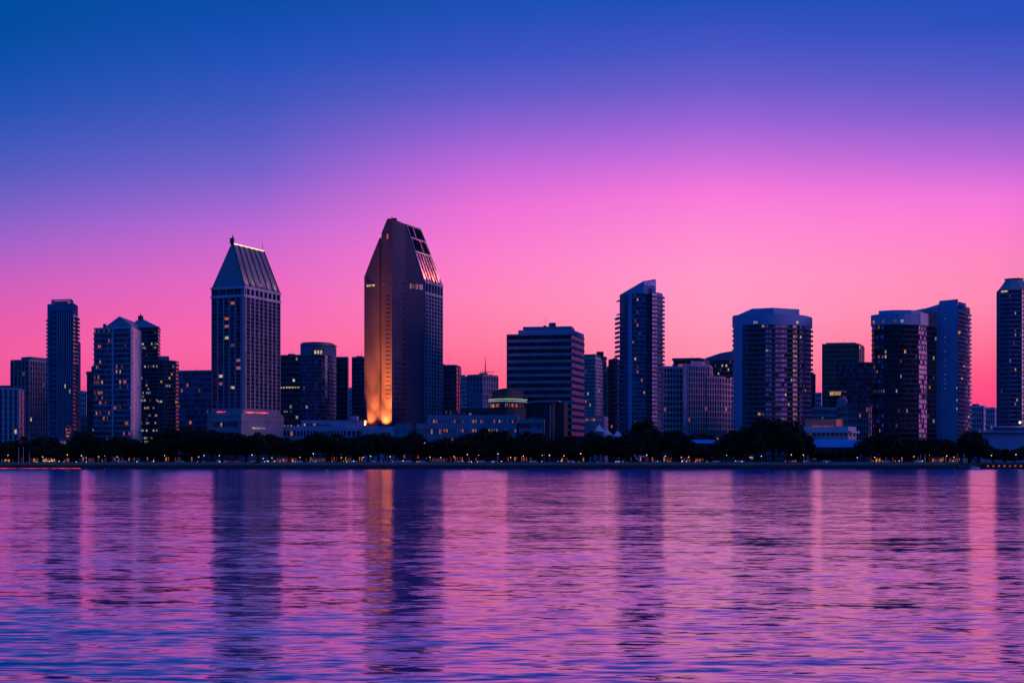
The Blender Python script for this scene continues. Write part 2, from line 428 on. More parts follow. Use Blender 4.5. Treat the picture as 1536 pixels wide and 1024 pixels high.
# H hotel tower with mansard
L, Fp, R = P(317, 1011), P(366, 1000), P(420, 1043)
poly = quadp(L, Fp, R); EZ = 111.6
b = Bld('hotel_tower', 'tall hotel tower with steep metal gable roof and bright strip light along its ridge', Fp, wall='conc')
b.wall.prism(poly, GZ, EZ, 'conc')
nf = 29; zt = Z(445, 1000); z0 = Z(612, 1000)
W = plen([L, Fp]); D = plen([Fp, R])
fr = sub([Fp, R], 0, D)
grid(b, sub([Fp, R], 1.2, D - .6), z0, zt, nf, 8, pier=0.26, sp=0.34, dp=0.7, gl=['g1', 'g3', 'g2'], lit=0.0, mat='conc_d', pmat='conc')
grid(b, sub([L, Fp], 0.6, W - 1.8), z0, zt, nf, 5, pier=0.24, sp=0.16, dp=0.35, mat='bluepanel', pmat='conc', gl=['g1', 'g3', 'g1'], lit=0.075, lt=['lo', 'ly', 'lb', 'ld', 'lp'])
grid(b, sub([Fp, R], 1.2, D - .6), zt + 1.4, EZ - 0.9, 1, 8, pier=0.3, sp=0.1, dp=0.7, gl=['g3', 'g1'], lit=0, pmat='conc_l')
grid(b, sub([L, Fp], 0.6, W - 1.8), zt + 1.4, EZ - 0.9, 1, 4, pier=0.1, sp=0.1, dp=0.35, gl=['g1'], lit=0.0)
cl = poly + [poly[0]]
for za, zb in ((zt, zt + 1.4), (EZ - 0.9, EZ + 0.5)):
    b.wall.band([L, Fp, R], za, zb, 0, 0.85, 'conc_l')
b.wall.band(sub([L, Fp], W - 1.8, W) , GZ, zt, 0, 0.55, 'conc'); b.wall.band(sub([Fp, R], 0, 1.2), GZ, zt, 0, 0.72, 'conc')
b.wall.band([L, Fp, R], GZ + 1, z0, 0, 0.4, 'conc')
ax = Vector((R[0] - Fp[0], R[1] - Fp[1])); mid = Vector(((L[0] + Fp[0]) / 2, (L[1] + Fp[1]) / 2))
r0 = mid + ax * .12; r1 = mid + ax * .96; RZ = 139.2
rf = b.part('roof'); e = [Vector(p) for p in offs(cl, -0.3)[:4]]; bz = EZ + 0.5
e = [Vector(p) for p in poly]; cc = sum(e, Vector((0, 0))) / 4; e = [cc + (p - cc) * 0.985 for p in e]
E3 = [Vector((p[0], p[1], bz)) for p in e]; R0 = Vector((*r0, RZ)); R1 = Vector((*r1, RZ))
side = Vector((ax[1], -ax[0])).normalized(); w2 = Vector((side[0], side[1], 0)) * 0.7
rf.add([*E3, R0 - w2, R0 + w2, R1 + w2, R1 - w2], [[0, 1, 5, 4], [1, 2, 6, 5], [2, 3, 7, 6], [3, 0, 4, 7], [4, 5, 6, 7], [3, 2, 1, 0]], 'metalroof')
def patchpt(A, B_, C_, D_, u, v): return (A * (1 - u) + B_ * u) * (1 - v) + (D_ * (1 - u) + C_ * u) * v
def bar3(mb, p, q, w, t, n, mat):
    d = (q - p).normalized(); s = d.cross(n).normalized() * w / 2; nn = n * t
    vs = [p - s, p + s, q + s, q - s, p - s + nn, p + s + nn, q + s + nn, q - s + nn]
    mb.add(vs, [[0, 3, 2, 1], [4, 5, 6, 7], [0, 1, 5, 4], [1, 2, 6, 5], [2, 3, 7, 6], [3, 0, 4, 7]], mat)
rb = b.part('roof_rib', rf)
A, B_, C_, D_ = E3[1], E3[2], R1 + w2, R0 + w2
rootH, Fp_H, R_H, HA, HB = b.root, Fp, R, A.lerp(D_, .35), B_.lerp(C_, .35)
nn = (B_ - A).cross(D_ - A).normalized()
for i in range(7):
    u = i / 6
    bar3(rb, patchpt(A, B_, C_, D_, u, 0), patchpt(A, B_, C_, D_, u, 1), 0.55, 0.5, nn, 'rib')
st = b.part('ridge_light', rf); bar3(st, R0 + w2 * 1.2 + Vector((0, 0, .05)), R1 + w2 * 1.2 + Vector((0, 0, .05)), 0.5, 0.5, Vector((0, 0, 1)), 'ridge')
fi = b.part('finial', rf); fi.box((R0[0], R0[1] , RZ + 1.9), (2.4, 2.4, 3.6), 'rib'); fi.tube([(R0[0] + .4, R0[1], RZ + 3.6), (R0[0] + .4, R0[1], RZ + 5.6)], [0.5, 0.3], 'rib'); fi.tube([R1, R1 + Vector((0, 0, 5))], 0.18, 'rib', 4)
pd = b.part('podium'); pz = Z(622, 990)
pp = [P(311, 1000), P(362, 990), P(424, 1018), P(426, 1050), P(318, 1030)]
pd.prism(pp, GZ, pz, 'conc'); pd.band(pp[:3], pz - 4, pz - 3.2, 0, 0.5, 'conc'); pd.band(pp[:3], pz - 0.6, pz + 0.6, 0, 0.4, 'conc')
pd.prism([P(322, 1004), P(364, 995), P(414, 1019), P(418, 1047), P(322, 1028)], pz, Z(614, 998), 'conc')
rl = b.part('glow_strip', pd); rl.band(sub([P(364, 995), P(414, 1019)], 2, 22), Z(618.5, 994), Z(617.3, 994), 0.1, 0.4, 'redl')
rl = b.part('glow_strip', pd); rl.band(sub([P(322, 1004), P(364, 995)], 2, 8), Z(617.5, 994), Z(616.6, 994), 0.1, 0.4, 'redl')
panes(b, sub([P(362, 990), P(424, 1018)], 8, 20), Z(643, 994), Z(640, 994), 7, ['g1'], 0.8, ['ly', 'lb', 'lw'], d=0.2, gap=.3)
panes(b, sub([P(311, 1000), P(362, 990)], 4, 22), Z(640, 994), Z(633, 994), 10, ['g1', 'g2'], 0.03, LT, d=0.2, gap=.5)
b.done()

# I blocks between hotels
b = simple('office_block', 'dark slab with a row of bright windows right beside the steep roofed hotel', P(416, 1185), P(452, 1180), P(462, 1205), Z(534, 1180), 20, 8, 0, 'conc_d', sp=0.4, gl=['g1', 'g3'], lit=0.03, sty='ribbon', lt=['ly', 'lb', 'ld'])
wl = plen([P(416, 1185), P(452, 1180)])
panes(b, sub([P(416, 1185), P(452, 1180)], wl * .1, wl * .95), Z(582, 1180), Z(579.5, 1180), 7, ['g1'], .7, ['ly'], d=.5, gap=.4)
panes(b, sub([P(416, 1185), P(452, 1180)], wl * .1, wl * .7), Z(618, 1180), Z(616, 1180), 7, ['g1'], .6, ['ly', 'lw'], d=.5, gap=.4)
panes(b, sub([P(416, 1185), P(452, 1180)], wl * .1, wl * .95), Z(642, 1180), Z(637, 1180), 6, ['g1'], .6, ['ly', 'lw'], d=.5, gap=1.4); b.done()
simple('office_block', 'narrow lower slab squeezed behind the steep roofed hotel', P(408, 1230), P(429, 1228), P(431, 1250), Z(539, 1228), 20, 6, 0, 'conc_d', sp=0.4, lit=0.05).done()
# cylinder tower
Y = 1130
b = Bld('curved_tower', 'blue glass tower with a rounded right end and flat disc roof', P(478, Y), wall='bluepanel')
cyl = [P(451, Y + 2), P(463, Y - 3), P(476, Y - 4), P(488, Y - 1), P(496, Y + 4), P(501, Y + 11), P(504, Y + 20)]
cyl = smooth(cyl)
top = Z(520, Y); b.wall.prism(cyl + [P(452, Y + 24)], GZ, top, 'bluepanel')
n1 = plen(cyl)
grid(b, sub(cyl, 0, n1 * .7), GZ, top - 6, 28, 12, pier=0.1, sp=0.2, dp=0.2, gl=['g1', 'gt', 'g1', 'g2'], lit=0.01)
grid(b, sub(cyl, n1 * .7, n1), GZ, top - 6, 28, 6, pier=0.15, sp=0.3, dp=0.2, gl=['g1', 'g2'], lit=0.01, mat='conc_l')
b.wall.band(cyl, top - 6, top + .4, 0, 0.3, 'bluepanel')
panes(b, sub(cyl, n1 * .28, n1 * .42), top - 5.5, top - 2.5, 3, ['ly'], .8, ['ly'], d=.4, gap=.5)
ds = b.part('roof_disc'); ds.prism(offs(cyl, 0.6)[:] + [P(456, Y + 24)], top + 0.9, top + 2.2, 'metalroof'); ds.prism(offs(cyl, -2)[:] + [P(458, Y + 22)], top, top + 0.9, 'conc')
ds.prism(offs(cyl, -1)[:] + [P(458, Y + 22)], top + 2.2, top + 3.2, 'metalroof')
b.done()
simple('office_block', 'thin dark slab just right of the round ended tower', P(503, 1210), P(521.5, 1206), P(523, 1226), Z(537, 1206), 22, 5, 0, 'conc_d', sp=0.3, pier=.12, lit=0.0, gl=['g1', 'g3']).done()
simple('office_block', 'short pale block in the slot between two thin dark slabs', P(518, 1500), P(530, 1498), P(533, 1515), Z(585, 1500), 16, 4, 0, 'mauve', sp=0.3, lit=0.02).done()
simple('office_block', 'thin dark slab touching the left side of the uplit hotel', P(528, 1170), P(552, 1166), P(556, 1180), Z(537, 1166), 24, 7, 0, 'bluepanel', sp=0.25, pier=.15, lit=0.0, gl=['g1', 'g3', 'g2']).done()
# low terraces in front of them
b = simple('low_building', 'long low rosy terrace building with a few bright windows, left of the uplit hotel', P(420, 1040), P(520, 1034), P(560, 1050), Z(641, 1034), 3, 20, 6, 'mauve', sp=0.55, pier=.35, lit=0.13, lt=['ly', 'lw', 'lo'], gl=['g1', 'g2'])
b.wall.prism(quadp(P(452, 1055), P(545, 1050), P(552, 1060)), Z(641, 1034), Z(630, 1050), 'mauve'); b.wall.prism(quadp(P(526, 1048), P(536, 1047), P(538, 1055)), Z(630, 1050), Z(624, 1050), 'mauve')
panes(b, sub([P(452, 1055), P(545, 1050)], 1, 12), Z(638, 1050), Z(635, 1050), 5, ['g1'], .7, ['lw', 'ly'], d=.1, gap=.8); b.done()
b = simple('low_building', 'small terrace glowing red orange among the trees below the round ended tower', P(423, 1000), P(452, 998), P(456, 1008), Z(662, 998), 2, 9, 0, 'brick', sp=0.3, pier=.25, lit=0.75, lt=['lo', 'lp', 'lo'], gl=['g1'], n_clut=0); b.done()

# K uplit hotel
P0, P1, P15, P2, P3 = P(548, 1062), P(590, 1050), P(609, 1070), P(636, 1080), P(663, 1110.7)
aL = Vector((.342, .94)); Q0 = (P0[0] + aL[0] * 50, P0[1] + aL[1] * 50)
b = Bld('hotel_tower', 'tallest tower, chisel topped hotel with orange floodlight glow up its left face', P1, wall='granite')
T0 = 125.0; TR = 160.6; TE = 123.7
p0, p1, p15, p2, p3, q0 = [Vector((*p, 0)) for p in (P0, P1, P15, P2, P3, Q0)]
up = lambda v, z: Vector((v[0], v[1], z))
k583 = up(p0.lerp(p1, 0.84), 161.5); kP1 = up(p1, TR); k15 = up(p15, TR - .5)
r630 = Vector((X(630, 1092.6), 1092.6, 160.3)); rb_ = up(Vector((r630[0] - 7, r630[1] + 2, 0)), 160.3)
vs = [up(p, GZ) for p in (p0, p1, p15, p2, p3, q0)] + [up(p0, T0), k583, kP1, k15, up(p2, TE), up(p3, TE), up(q0, T0), r630, rb_]
fs = [[0, 1, 8, 7, 6], [1, 2, 9, 8], [2, 3, 10, 9], [3, 4, 11, 10], [4, 5, 12, 11], [5, 0, 6, 12], [9, 10, 11, 13], [6, 7, 14, 12], [7, 8, 9, 13, 14], [11, 12, 14, 13], [5, 4, 3, 2, 1, 0]]
b.wall.add(vs, fs, 'granite')
L1 = plen([P0, P1])
# folded flutes on the left face: two shallow pilaster planes
def pil(sl, z0, z1):
    q = [(pat([P0, P1], L1 * f), d) for f, d in sl]; n_ = nrm(P0, P1)
    poly = [(p[0] + n_[0] * d, p[1] + n_[1] * d) for p, d in q]; b.wall.prism(poly, z0, z1, 'granite')
gz = lambda f: T0 - .4 + min(f, .84) / .84 * (161.3 - T0)
pil([(.565, -.1), (0.0, -.1), (0.0, 1.2), (.30, 1.7), (.565, 1.7)], Z(640, 1050), [gz(f) for f in (.565, 0, 0, .30, .565)])
pil([(1.0, -.1), (.84, -.1), (.635, -.1), (.635, 1.7), (.84, 1.7), (1.0, 1.7)], Z(640, 1050), [TR - .3, gz(.84), gz(.635), gz(.635), gz(.84), TR - .3])
nfl = 38
for k in range(nfl):
    zz = Z(640, 1050) + 18 + k * 2.75
    if zz < 112: panes(b, sub([P0, P1], L1 * .78, L1 * .95), zz, zz + .9, 5, ['g3'], 0, LT, d=1.72, gap=.35)
panes(b, sub([P0, P1], L1 * .1, L1 * .4), Z(429, 1055), Z(426, 1055), 4, ['g1'], .95, ['lw', 'ly'], d=1.8, gap=.3)
panes(b, sub([P0, P1], L1 * .68, L1 * .76), Z(428, 1055), Z(425.5, 1055), 1, ['g1'], 1, ['ld'], d=1.75, gap=.3)
panes(b, sub([P0, P1], L1 * .82, L1 * .88), Z(359, 1052), Z(351, 1052), 1, ['lo'], 1, ['lo'], d=1.75, gap=.1)
for k in range(34):
    zz = Z(640, 1050) + 1 + k * 3.3
    if zz > 122: break
    panes(b, sub([P1, P15], 1.5, plen([P1, P15]) - 1), zz, zz + 1.7, 5, ['g3', 'g1'], 0.0, LT, d=.06, gap=1.9)
panes(b, sub([P15, P2], 3, plen([P15, P2]) - 1), 118, 121.5, 8, ['g1'], .7, ['ld'], d=.06, gap=.4)
L3 = plen([P2, P3])
grid(b, sub([P2, P3], .5, L3 - .3), Z(640, 1080), TE - 8, 34, 6, pier=.34, sp=.36, dp=.8, gl=['g3', 'g1'], lit=0, mat='conc')
grid(b, sub([P2, P3], .5, L3 - .3), TE - 7, TE - .7, 1, 6, pier=.25, sp=.1, dp=.8, gl=['g3', 'g1'], lit=0, mat='conc')
b.wall.band([P2, P3], TE - 8, TE - 7, 0, .95, 'conc_l'); b.wall.band([P2, P3], TE - .7, TE + .3, 0, .95, 'conc_l')
b.wall.band([P2, P3], GZ, Z(640, 1080), 0, .9, 'conc')
# sloping glazed roof
rf = b.part('roof_glazing')
A, B_, C_, D_ = up(p2, TE), up(p3, TE), r630, k15
nn = (B_ - A).cross(D_ - A).normalized()
o3 = nn * .08
for i in range(6):
    for j, (v0, v1) in enumerate(((.02, .5), (.56, .76), (.78, .97))):
        u0, u1 = (i + .12) / 6, (i + .88) / 6
        q = [patchpt(A, B_, C_, D_, u0, v0), patchpt(A, B_, C_, D_, u1, v0), patchpt(A, B_, C_, D_, u1, v1), patchpt(A, B_, C_, D_, u0, v1)]
        mt = 'gp' if j == 0 else ('g3' if (i + j) % 4 else 'gp')
        rf.add([x + o3 for x in q] + [x - o3 for x in q], [[0, 1, 2, 3], [0, 4, 5, 1], [1, 5, 6, 2], [2, 6, 7, 3], [3, 7, 4, 0]], mt)
rr = b.part('roof_rib', rf)
for i in range(7): bar3(rr, patchpt(A, B_, C_, D_, i / 6, 0), patchpt(A, B_, C_, D_, i / 6, 1), .5, .7, nn, 'rib' if 0 < i < 6 else 'mauve')
for v in (.53, .77, .99): bar3(rr, patchpt(A, B_, C_, D_, 0, v), patchpt(A, B_, C_, D_, 1, v), .8, .8, nn, 'mauve')
ma = b.part('mast'); ma.tube([kP1 + Vector((-1, 1.5, 0)), kP1 + Vector((-1, 1.5, 1.8))], .25, 'rib', 5); ma.box(tuple(kP1 + Vector((.5, 3, .4))), (3, 3, 1.0), 'rib')
pd = b.part('podium'); pz = Z(640.5, 1040)
pd.prism([P(543, 1030), P(591, 1022), P(593, 1040), P(592, 1060), P(548, 1064)], GZ, pz, 'mauve')
b.done()
rootK = b.root
# floodlights at the foot of the left face
dirx = Vector((P1[0] - P0[0], P1[1] - P0[1])).normalized(); nout = Vector(nrm(P0, P1))
def flood(frac, out, hgt, aim_h, size, power, nm):
    base = Vector(P0).lerp(Vector(P1), frac) + nout * out
    t = empty('floodlight', (base[0], base[1], pz), nm, 'floodlight', 'floodlights on the podium roof')
    mb = MB(); mb.box((0, 0, .12), (.8, .5, .24), 'rib'); mb.box((0, 0, .5), (.25, .25, .6), 'rib'); mb.build('bracket', t, (0, 0, 0))
    mb = MB(); mb.box((0, 0, .95), (.9, .6, .45), 'pole'); mb.build('lamp_housing', t, (0, 0, 0))
    ld = bpy.data.lights.new('floodlight_lamp', 'SPOT'); ld.energy = power; ld.color = (1.0, .165, .02); ld.spot_size = math.radians(size); ld.spot_blend = 1.0; ld.shadow_soft_size = .25
    lo = bpy.data.objects.new('floodlight_lamp', ld); C.objects.link(lo)
    src = Vector((base[0], base[1], pz + 1.5)); lo.location = src - Vector((base[0], base[1], pz)); lo.parent = t
    tgt = Vector((base[0] - nout[0] * out, base[1] - nout[1] * out, pz + aim_h))
    lo.rotation_euler = (tgt - src).to_track_quat('-Z', 'Y').to_euler()
flood(.24, 7.5, 0, 12, 95, 85000, 'leftmost close floodlight on the podium roof')
flood(.38, 9.5, 0, 34, 52, 260000, 'second floodlight from the left on the podium roof')
flood(.80, 7.0, 0, 11, 100, 160000, 'third floodlight from the left on the podium roof')
flood(.93, 9.5, 0, 36, 50, 540000, 'rightmost close floodlight on the podium roof')
flood(.30, 12.0, 0, 58, 28, 700000, 'outermost left floodlight at the podium edge')
flood(.86, 12.0, 0, 60, 28, 1400000, 'outermost right floodlight at the podium edge')
# small lamps washing the sloping roofs from their eaves
def eave(bld_root, p, q, zz, tgt0, tgt1, n, power, col, out):
    for i in range(n):
        f = (i + .5) / n; a = Vector(p).lerp(Vector(q), f); nn_ = Vector(nrm(p, q)); a = a + nn_ * out
        src = Vector((a[0], a[1], zz)); mb = MB(); mb.box((a[0], a[1], zz - .3), (.6, .5, .3), 'rib'); h = mb.build('eave_lamp', bld_root)
        ld = bpy.data.lights.new('eave_light', 'SPOT'); ld.energy = power; ld.color = col; ld.spot_size = math.radians(100); ld.spot_blend = 1; ld.shadow_soft_size = .3
        lo = bpy.data.objects.new('eave_light', ld); C.objects.link(lo); lo.parent = bld_root; lo.location = src - bld_root.location
        lo.rotation_euler = (tgt0.lerp(tgt1, f) - src).to_track_quat('-Z', 'Y').to_euler()
eave(rootK, P2, P3, TE + .6, (A + D_) / 2, (B_ + C_) / 2, 4, 16000, (1, .30, .14), 2.5)
eave(rootH, Fp_H, R_H, EZ + 1.0, HA, HB, 5, 2600, (1, .42, .40), 2.5)

# ================================================================== MIDDLE
simple('office_block', 'dark glass slab right of the uplit hotel', P(655, 1250), P(684, 1246), P(691, 1268), Z(549, 1246), 22, 9, 2, 'conc_d', sp=0.25, pier=.15, lit=0.05, lt=['ld'], gl=['g1', 'g3', 'g2']).done()
simple('office_block', 'slim pale block behind, right of the dark glass slab', P(688, 1500), P(704, 1496), P(707, 1510), Z(566, 1500), 20, 5, 0, 'mauve', sp=0.3, lit=0.01).done()
b = simple('office_block', 'pale ribbed block with a thin antenna mast on its roof', P(701, 1350), P(724, 1340), P(747, 1362), Z(563, 1340), 14, 5, 6, 'conc', sp=0.2, pier=.3, lit=0.01, gl=['g1', 'g2', 'gt'])
mx, my = P(728, 1350); zt = Z(562, 1350); mb = b.part('antenna'); mb.tube([(mx, my, zt), (mx, my, zt + 4), (mx, my, Z(536, 1350))], [.9, .45, .12], 'rib', 6); mb.box((mx + 1.5, my, zt + 2.2), (12, .5, .4), 'rib')
mb.tube([(mx - 2, my, zt + 1), (mx, my, zt + 9), (mx + 2, my, zt + 1)], .12, 'rib', 4); b.done()
simple('low_building', 'low dim block behind the white hall, left of the dark canopy building', P(690, 1180), P(735, 1176), P(740, 1190), Z(614, 1176), 4, 10, 0, 'conc_d', sp=0.4, lit=0.15).done()
simple('background_block', 'flat dim block below the slim pale block, lit pink at street level', P(665, 1160), P(700, 1158), P(704, 1170), Z(622, 1158), 4, 8, 0, 'conc_d', sp=0.4, lit=0.25, lt=['lp', 'ld']).done()

# M striped office block
Y = 1060
b = Bld('office_building', 'wide office block of blue and dark horizontal stripes', P(859, Y), wall='bluepanel')
L, Fp, R = P(760, Y + 8), P(857, Y), P(876, Y + 40)
poly = quadp(L, Fp, R); top = Z(500, Y); b.wall.prism(poly, GZ, top, 'conc_d')
for pth, nb, mt in (([L, Fp], 40, 'conc'), ([Fp, R], 16, 'bluepanel')):
    ribbon(b, pth, Z(655, Y), top, 15, nb, sp=0.42, dp=.45, lit=0.0, gl=['g3', 'g1', 'g1', 'g3'], mat=mt, mull=.05)
W = plen([L, Fp])
t1 = Z(494, Y); s = sub([L, Fp], W * .18, W); up1 = [s[0], Fp, R, (R[0] - (Fp[0] - s[0][0]), R[1] + 3)]
b.wall.prism(up1, top, t1, 'bluewall')
ph = b.part('penthouse'); s = sub([L, Fp], W * .24, W * .99); in_ = offs([s[0], s[1]], -3); ph.prism([in_[0], in_[1], (in_[1][0] + 3, in_[1][1] + 22), (in_[0][0] + 3, in_[0][1] + 22)], t1, Z(488.5, Y), 'metalroof')
clutter(b, poly, Z(488.5, Y), 4)
b.done()
# N canopy building
b = Bld('rounded_building', 'dark rounded building with a pale green lit canopy and glowing windows', P(760, 1020), wall='darkroof')
arc = [P(733, 1030), P(738, 1016), P(748, 1008), P(760, 1005), P(772, 1007), P(782, 1014), P(790, 1024)]
b.wall.prism(arc + [P(785, 1050), P(738, 1050)], GZ, Z(606, 1010), 'darkroof'); b.wall.prism(offs(arc, -2.5) + [P(785, 1048), P(740, 1048)], Z(606, 1010), Z(586, 1020), 'darkroof')
b.wall.prism(offs(arc, -6) + [P(780, 1046), P(744, 1046)], Z(586, 1020), Z(583, 1020), 'darkroof')
cp = b.part('canopy'); n1 = plen(arc); cp.band(sub(arc, n1 * .18, n1 * .95), Z(604, 1010), Z(602, 1010), 0, 1.8, 'conc')
cl_ = b.part('canopy_light', cp); cl_.band(sub(arc, n1 * .2, n1 * .94), Z(599.2, 1010), Z(598.0, 1010), 0, 1.6, 'canopyl'); cl_ = b.part('canopy_light', cp); cl_.band(sub(arc, n1 * .22, n1 * .9), Z(601.8, 1010), Z(600.9, 1010), 0, 1.9, 'canopyl')
panes(b, sub(arc, n1 * .15, n1 * .9), Z(611, 1010), Z(605, 1010), 20, ['g1'], .75, ['lw', 'ld', 'lo', 'ld'], d=.15, gap=.3)
b.wall.prism(quadp(P(786, 1028), P(846, 1020), P(852, 1040)), GZ, Z(603, 1020), 'darkroof'); b.wall.prism(quadp(P(800, 1024), P(838, 1018), P(842, 1030)), Z(603, 1020), Z(600, 1020), 'conc')
b.done()
b = Bld('stair_tower', 'tall narrow dark stair tower before the striped office block', P(824, 990), wall='darkroof')
b.wall.prism(quadp(P(817, 992), P(829, 990), P(832, 1000)), GZ, Z(606, 990), 'darkroof')
b.part('pier').prism(quadp(P(824.5, 989), P(826, 988.8), P(826.3, 990)), GZ, Z(606, 990), 'conc'); b.part('roof').prism(quadp(P(815, 991), P(830, 988), P(834, 1001)), Z(606, 990), Z(604, 990), 'darkroof')
for k in range(7): panes(b, [P(818, 992), P(824, 991)], GZ + 4 + k * 4, GZ + 6.6 + k * 4, 2, ['g1'], .0, LT, d=.1, gap=.5)
b.done()
# O white hall
Y = 1000
b = simple('waterfront_hall', 'long low white hall with rows of orange lit windows, before the dark canopy building', P(641, Y), P(775, Y - 3), P(780, Y + 25), Z(625, Y), 5, 34, 3, 'conc', sp=0.62, pier=.5, lit=0.34, lt=['lo', 'lp', 'lw', 'ld'], gl=['g2', 'gt', 'g5', 'gt', 'g4'], n_clut=5, dp=.2); b.done()
b = simple('waterfront_annex', 'lower left white annex of the long hall, beside the foot of the uplit hotel', P(625, Y - 6), P(662, Y - 7), P(664, Y + 2), Z(638, Y), 3, 9, 0, 'conc', sp=0.6, pier=.5, lit=0.35, lt=['lo', 'lw', 'lp'], gl=['g2', 'gt'], n_clut=0, dp=.2); b.done()
b = simple('waterfront_annex', 'small white box building right under the uplit hotel', P(593, Y - 2), P(616, Y - 3), P(618, Y + 12), Z(638, Y), 3, 6, 0, 'conc', sp=0.6, pier=.6, lit=0.1, lt=['lp'], gl=['g2', 'gt'], n_clut=0, dp=.2); b.done()
b = simple('waterfront_annex', 'pale banded annex at the right end of the long white hall', P(778, Y - 4), P(815, Y - 5), P(817, Y + 10), Z(631, Y), 4, 8, 0, 'conc', sp=0.5, lit=0.04, gl=['g1', 'gt'], sty='ribbon', n_clut=2); b.done()

# P grid tower right of striped block
Y = 1180
b = simple('apartment_tower', 'pale gridded tower just right of the striped office block', P(868, Y), P(893, Y - 4), P(909, Y + 30), Z(538, Y), 28, 8, 8, 'conc_l', sp=0.3, pier=.3, lit=0.02, gl=['g1', 'g1', 'g3', 'g2'])
ph = b.part('penthouse'); ph.prism(quadp(P(874, Y + 3), P(893, Y), P(907, Y + 24)), Z(538, Y), Z(531, Y), 'conc_d'); ph.box((*P(900, Y + 12), Z(529, Y)), (5, 5, 3), 'rib')
pd = b.part('podium'); pd.prism(quadp(P(860, Y - 20), P(905, Y - 24), P(912, Y)), GZ, Z(625, Y), 'mauve')
panes(b, [P(868, Y - 20.5), P(903, Y - 24)], Z(631, Y - 20), Z(628, Y - 20), 10, ['ld'], .6, ['lw', 'ld', 'lo'], d=.4, gap=.4); b.done()
simple('office_block', 'slim dim block behind, left of the balconied tower', P(905, 1450), P(920, 1446), P(922, 1460), Z(553, 1450), 20, 5, 0, 'conc', sp=0.3, lit=0.01).done()
simple('office_block', 'dark narrow slab touching the left side of the slant topped tower', P(913, 1200), P(926, 1196), P(930, 1210), Z(541, 1200), 24, 4, 0, 'conc_d', sp=0.3, lit=0.01, gl=['g1', 'g3']).done()

# Q white tents
t = MB()
def sailp(mb, pts, peak):
    n = len(pts); vs = [*pts, peak] + [(p[0], p[1], p[2] - .15) for p in pts]
    fs = [[i, (i + 1) % n, n] for i in range(n)] + [[i, n + 1 + i, n + 1 + (i + 1) % n, (i + 1) % n] for i in range(n)]
    mb.add(vs, fs, 'sail')
for (cx, w, yp, ye, nm) in ((900, 15, 636, 646, 'peaked white tent roof beside the foot of the striped office block'), (912, 14, 643, 651, 'middle peaked white tent roof right of the striped office block'), (928, 16, 646, 654, 'rightmost peaked white tent roof before the slant topped tower')):
    Y = 1000; r = empty('tent', (X(cx, Y), Y, GZ), nm, 'tent', 'white tents')
    mb = MB(); h = w / 2
    pts = [(*P(cx - h, Y - 6), Z(ye, Y)), (*P(cx + h, Y - 6), Z(ye + 2, Y)), (*P(cx + h + 2, Y + 8), Z(ye + 2, Y)), (*P(cx - h, Y + 8), Z(ye, Y))]
    sailp(mb, pts, (*P(cx - 2, Y), Z(yp, Y))); mb.build('tent_roof', r)
    for p in pts: q = MB(); q.tube([(p[0], p[1], GZ), (p[0], p[1], p[2])], .12, 'polew', 5); q.build('pole', r)

# R slanted top balcony tower
Y = 1050
b = Bld('residential_tower', 'balconied blue tower with a slanted fin top, right of centre', P(960, Y), wall='bluepanel')
fp = [P(930, Y + 8), P(936, Y + 3), P(948, Y), P(968, Y - 2), P(969, Y + 1), P(977, Y + 1), P(978, Y - 2), P(988, Y + 2), P(994, Y + 10)]
top = Z(440, Y); b.wall.prism(fp + [P(993, Y + 34), P(933, Y + 32)], GZ, top, 'bluepanel')
nfl = 40; fh = (top - GZ) / nfl
gA = ['g1', 'g2', 'gt', 'g1']
seg = lambda a, c: fp[a:c + 1]
grid(b, seg(0, 2), GZ, top, nfl, 7, pier=.2, sp=.3, dp=.2, gl=gA, lit=0.0)
ribbon(b, seg(2, 3), GZ, top, nfl, 6, sp=.4, dp=.3, gl=['g1', 'g2', 'g1', 'g5'], lit=.07, lt=['lw', 'ld', 'lo', 'ld'])
grid(b, seg(4, 5), GZ, top, nfl, 3, pier=.2, sp=.15, dp=.1, gl=['g1', 'g3'], lit=0)
balcs(b, seg(6, 8), GZ + 1, top, nfl, 1.5, 'bluepanel', par=1.0, nb=6, gl=['g4', 'g5', 'g4', 'gt'], lit=.0)
balcs(b, [P(925.5, Y + 16), P(930, Y + 7), P(937, Y + 2.5)], GZ + 1, Z(470, Y), nfl - 9, 1.6, 'bluepanel', par=1.0, nb=0)
for k in (1, 3): mb = b.part('balcony'); mb.band([P(928, Y + 12), P(930, Y + 7), P(933, Y + 5)], top - k * fh * 1.6, top - k * fh * 1.6 + .5, 0, 1.6, 'bluepanel')
b.wall.band([P(943, Y + 1), P(948, Y)], GZ, top + 2, .2, .7, 'bluewall')
fn = b.part('fin'); fz = [Z(440, Y), Z(421.5, Y), Z(418, Y), Z(418, Y), Z(421.5, Y), Z(440, Y)]
fn.prism([P(930.5, Y + 8), P(965, Y), P(983.5, Y + 2), P(984, Y + 26), P(966, Y + 26), P(931, Y + 26)], top - .5, [fz[0] + .1, fz[1], fz[2], fz[3], fz[4], fz[5] + .1], 'bluewall')
fn.band([P(966, Y - .1), P(983, Y + 1.9)], top + 5, top + 8.2, 0, .2, 'gp'); fn.band([P(972, Y - 1), P(978, Y - .5)], top - .5, top + 3, 0.5, 1.3, 'conc_d')
parapet(b, [P(984, Y + 2), P(988, Y + 3), P(994, Y + 11), P(993, Y + 30), P(984, Y + 28)], top, .8, mat='bluepanel')
b.done()

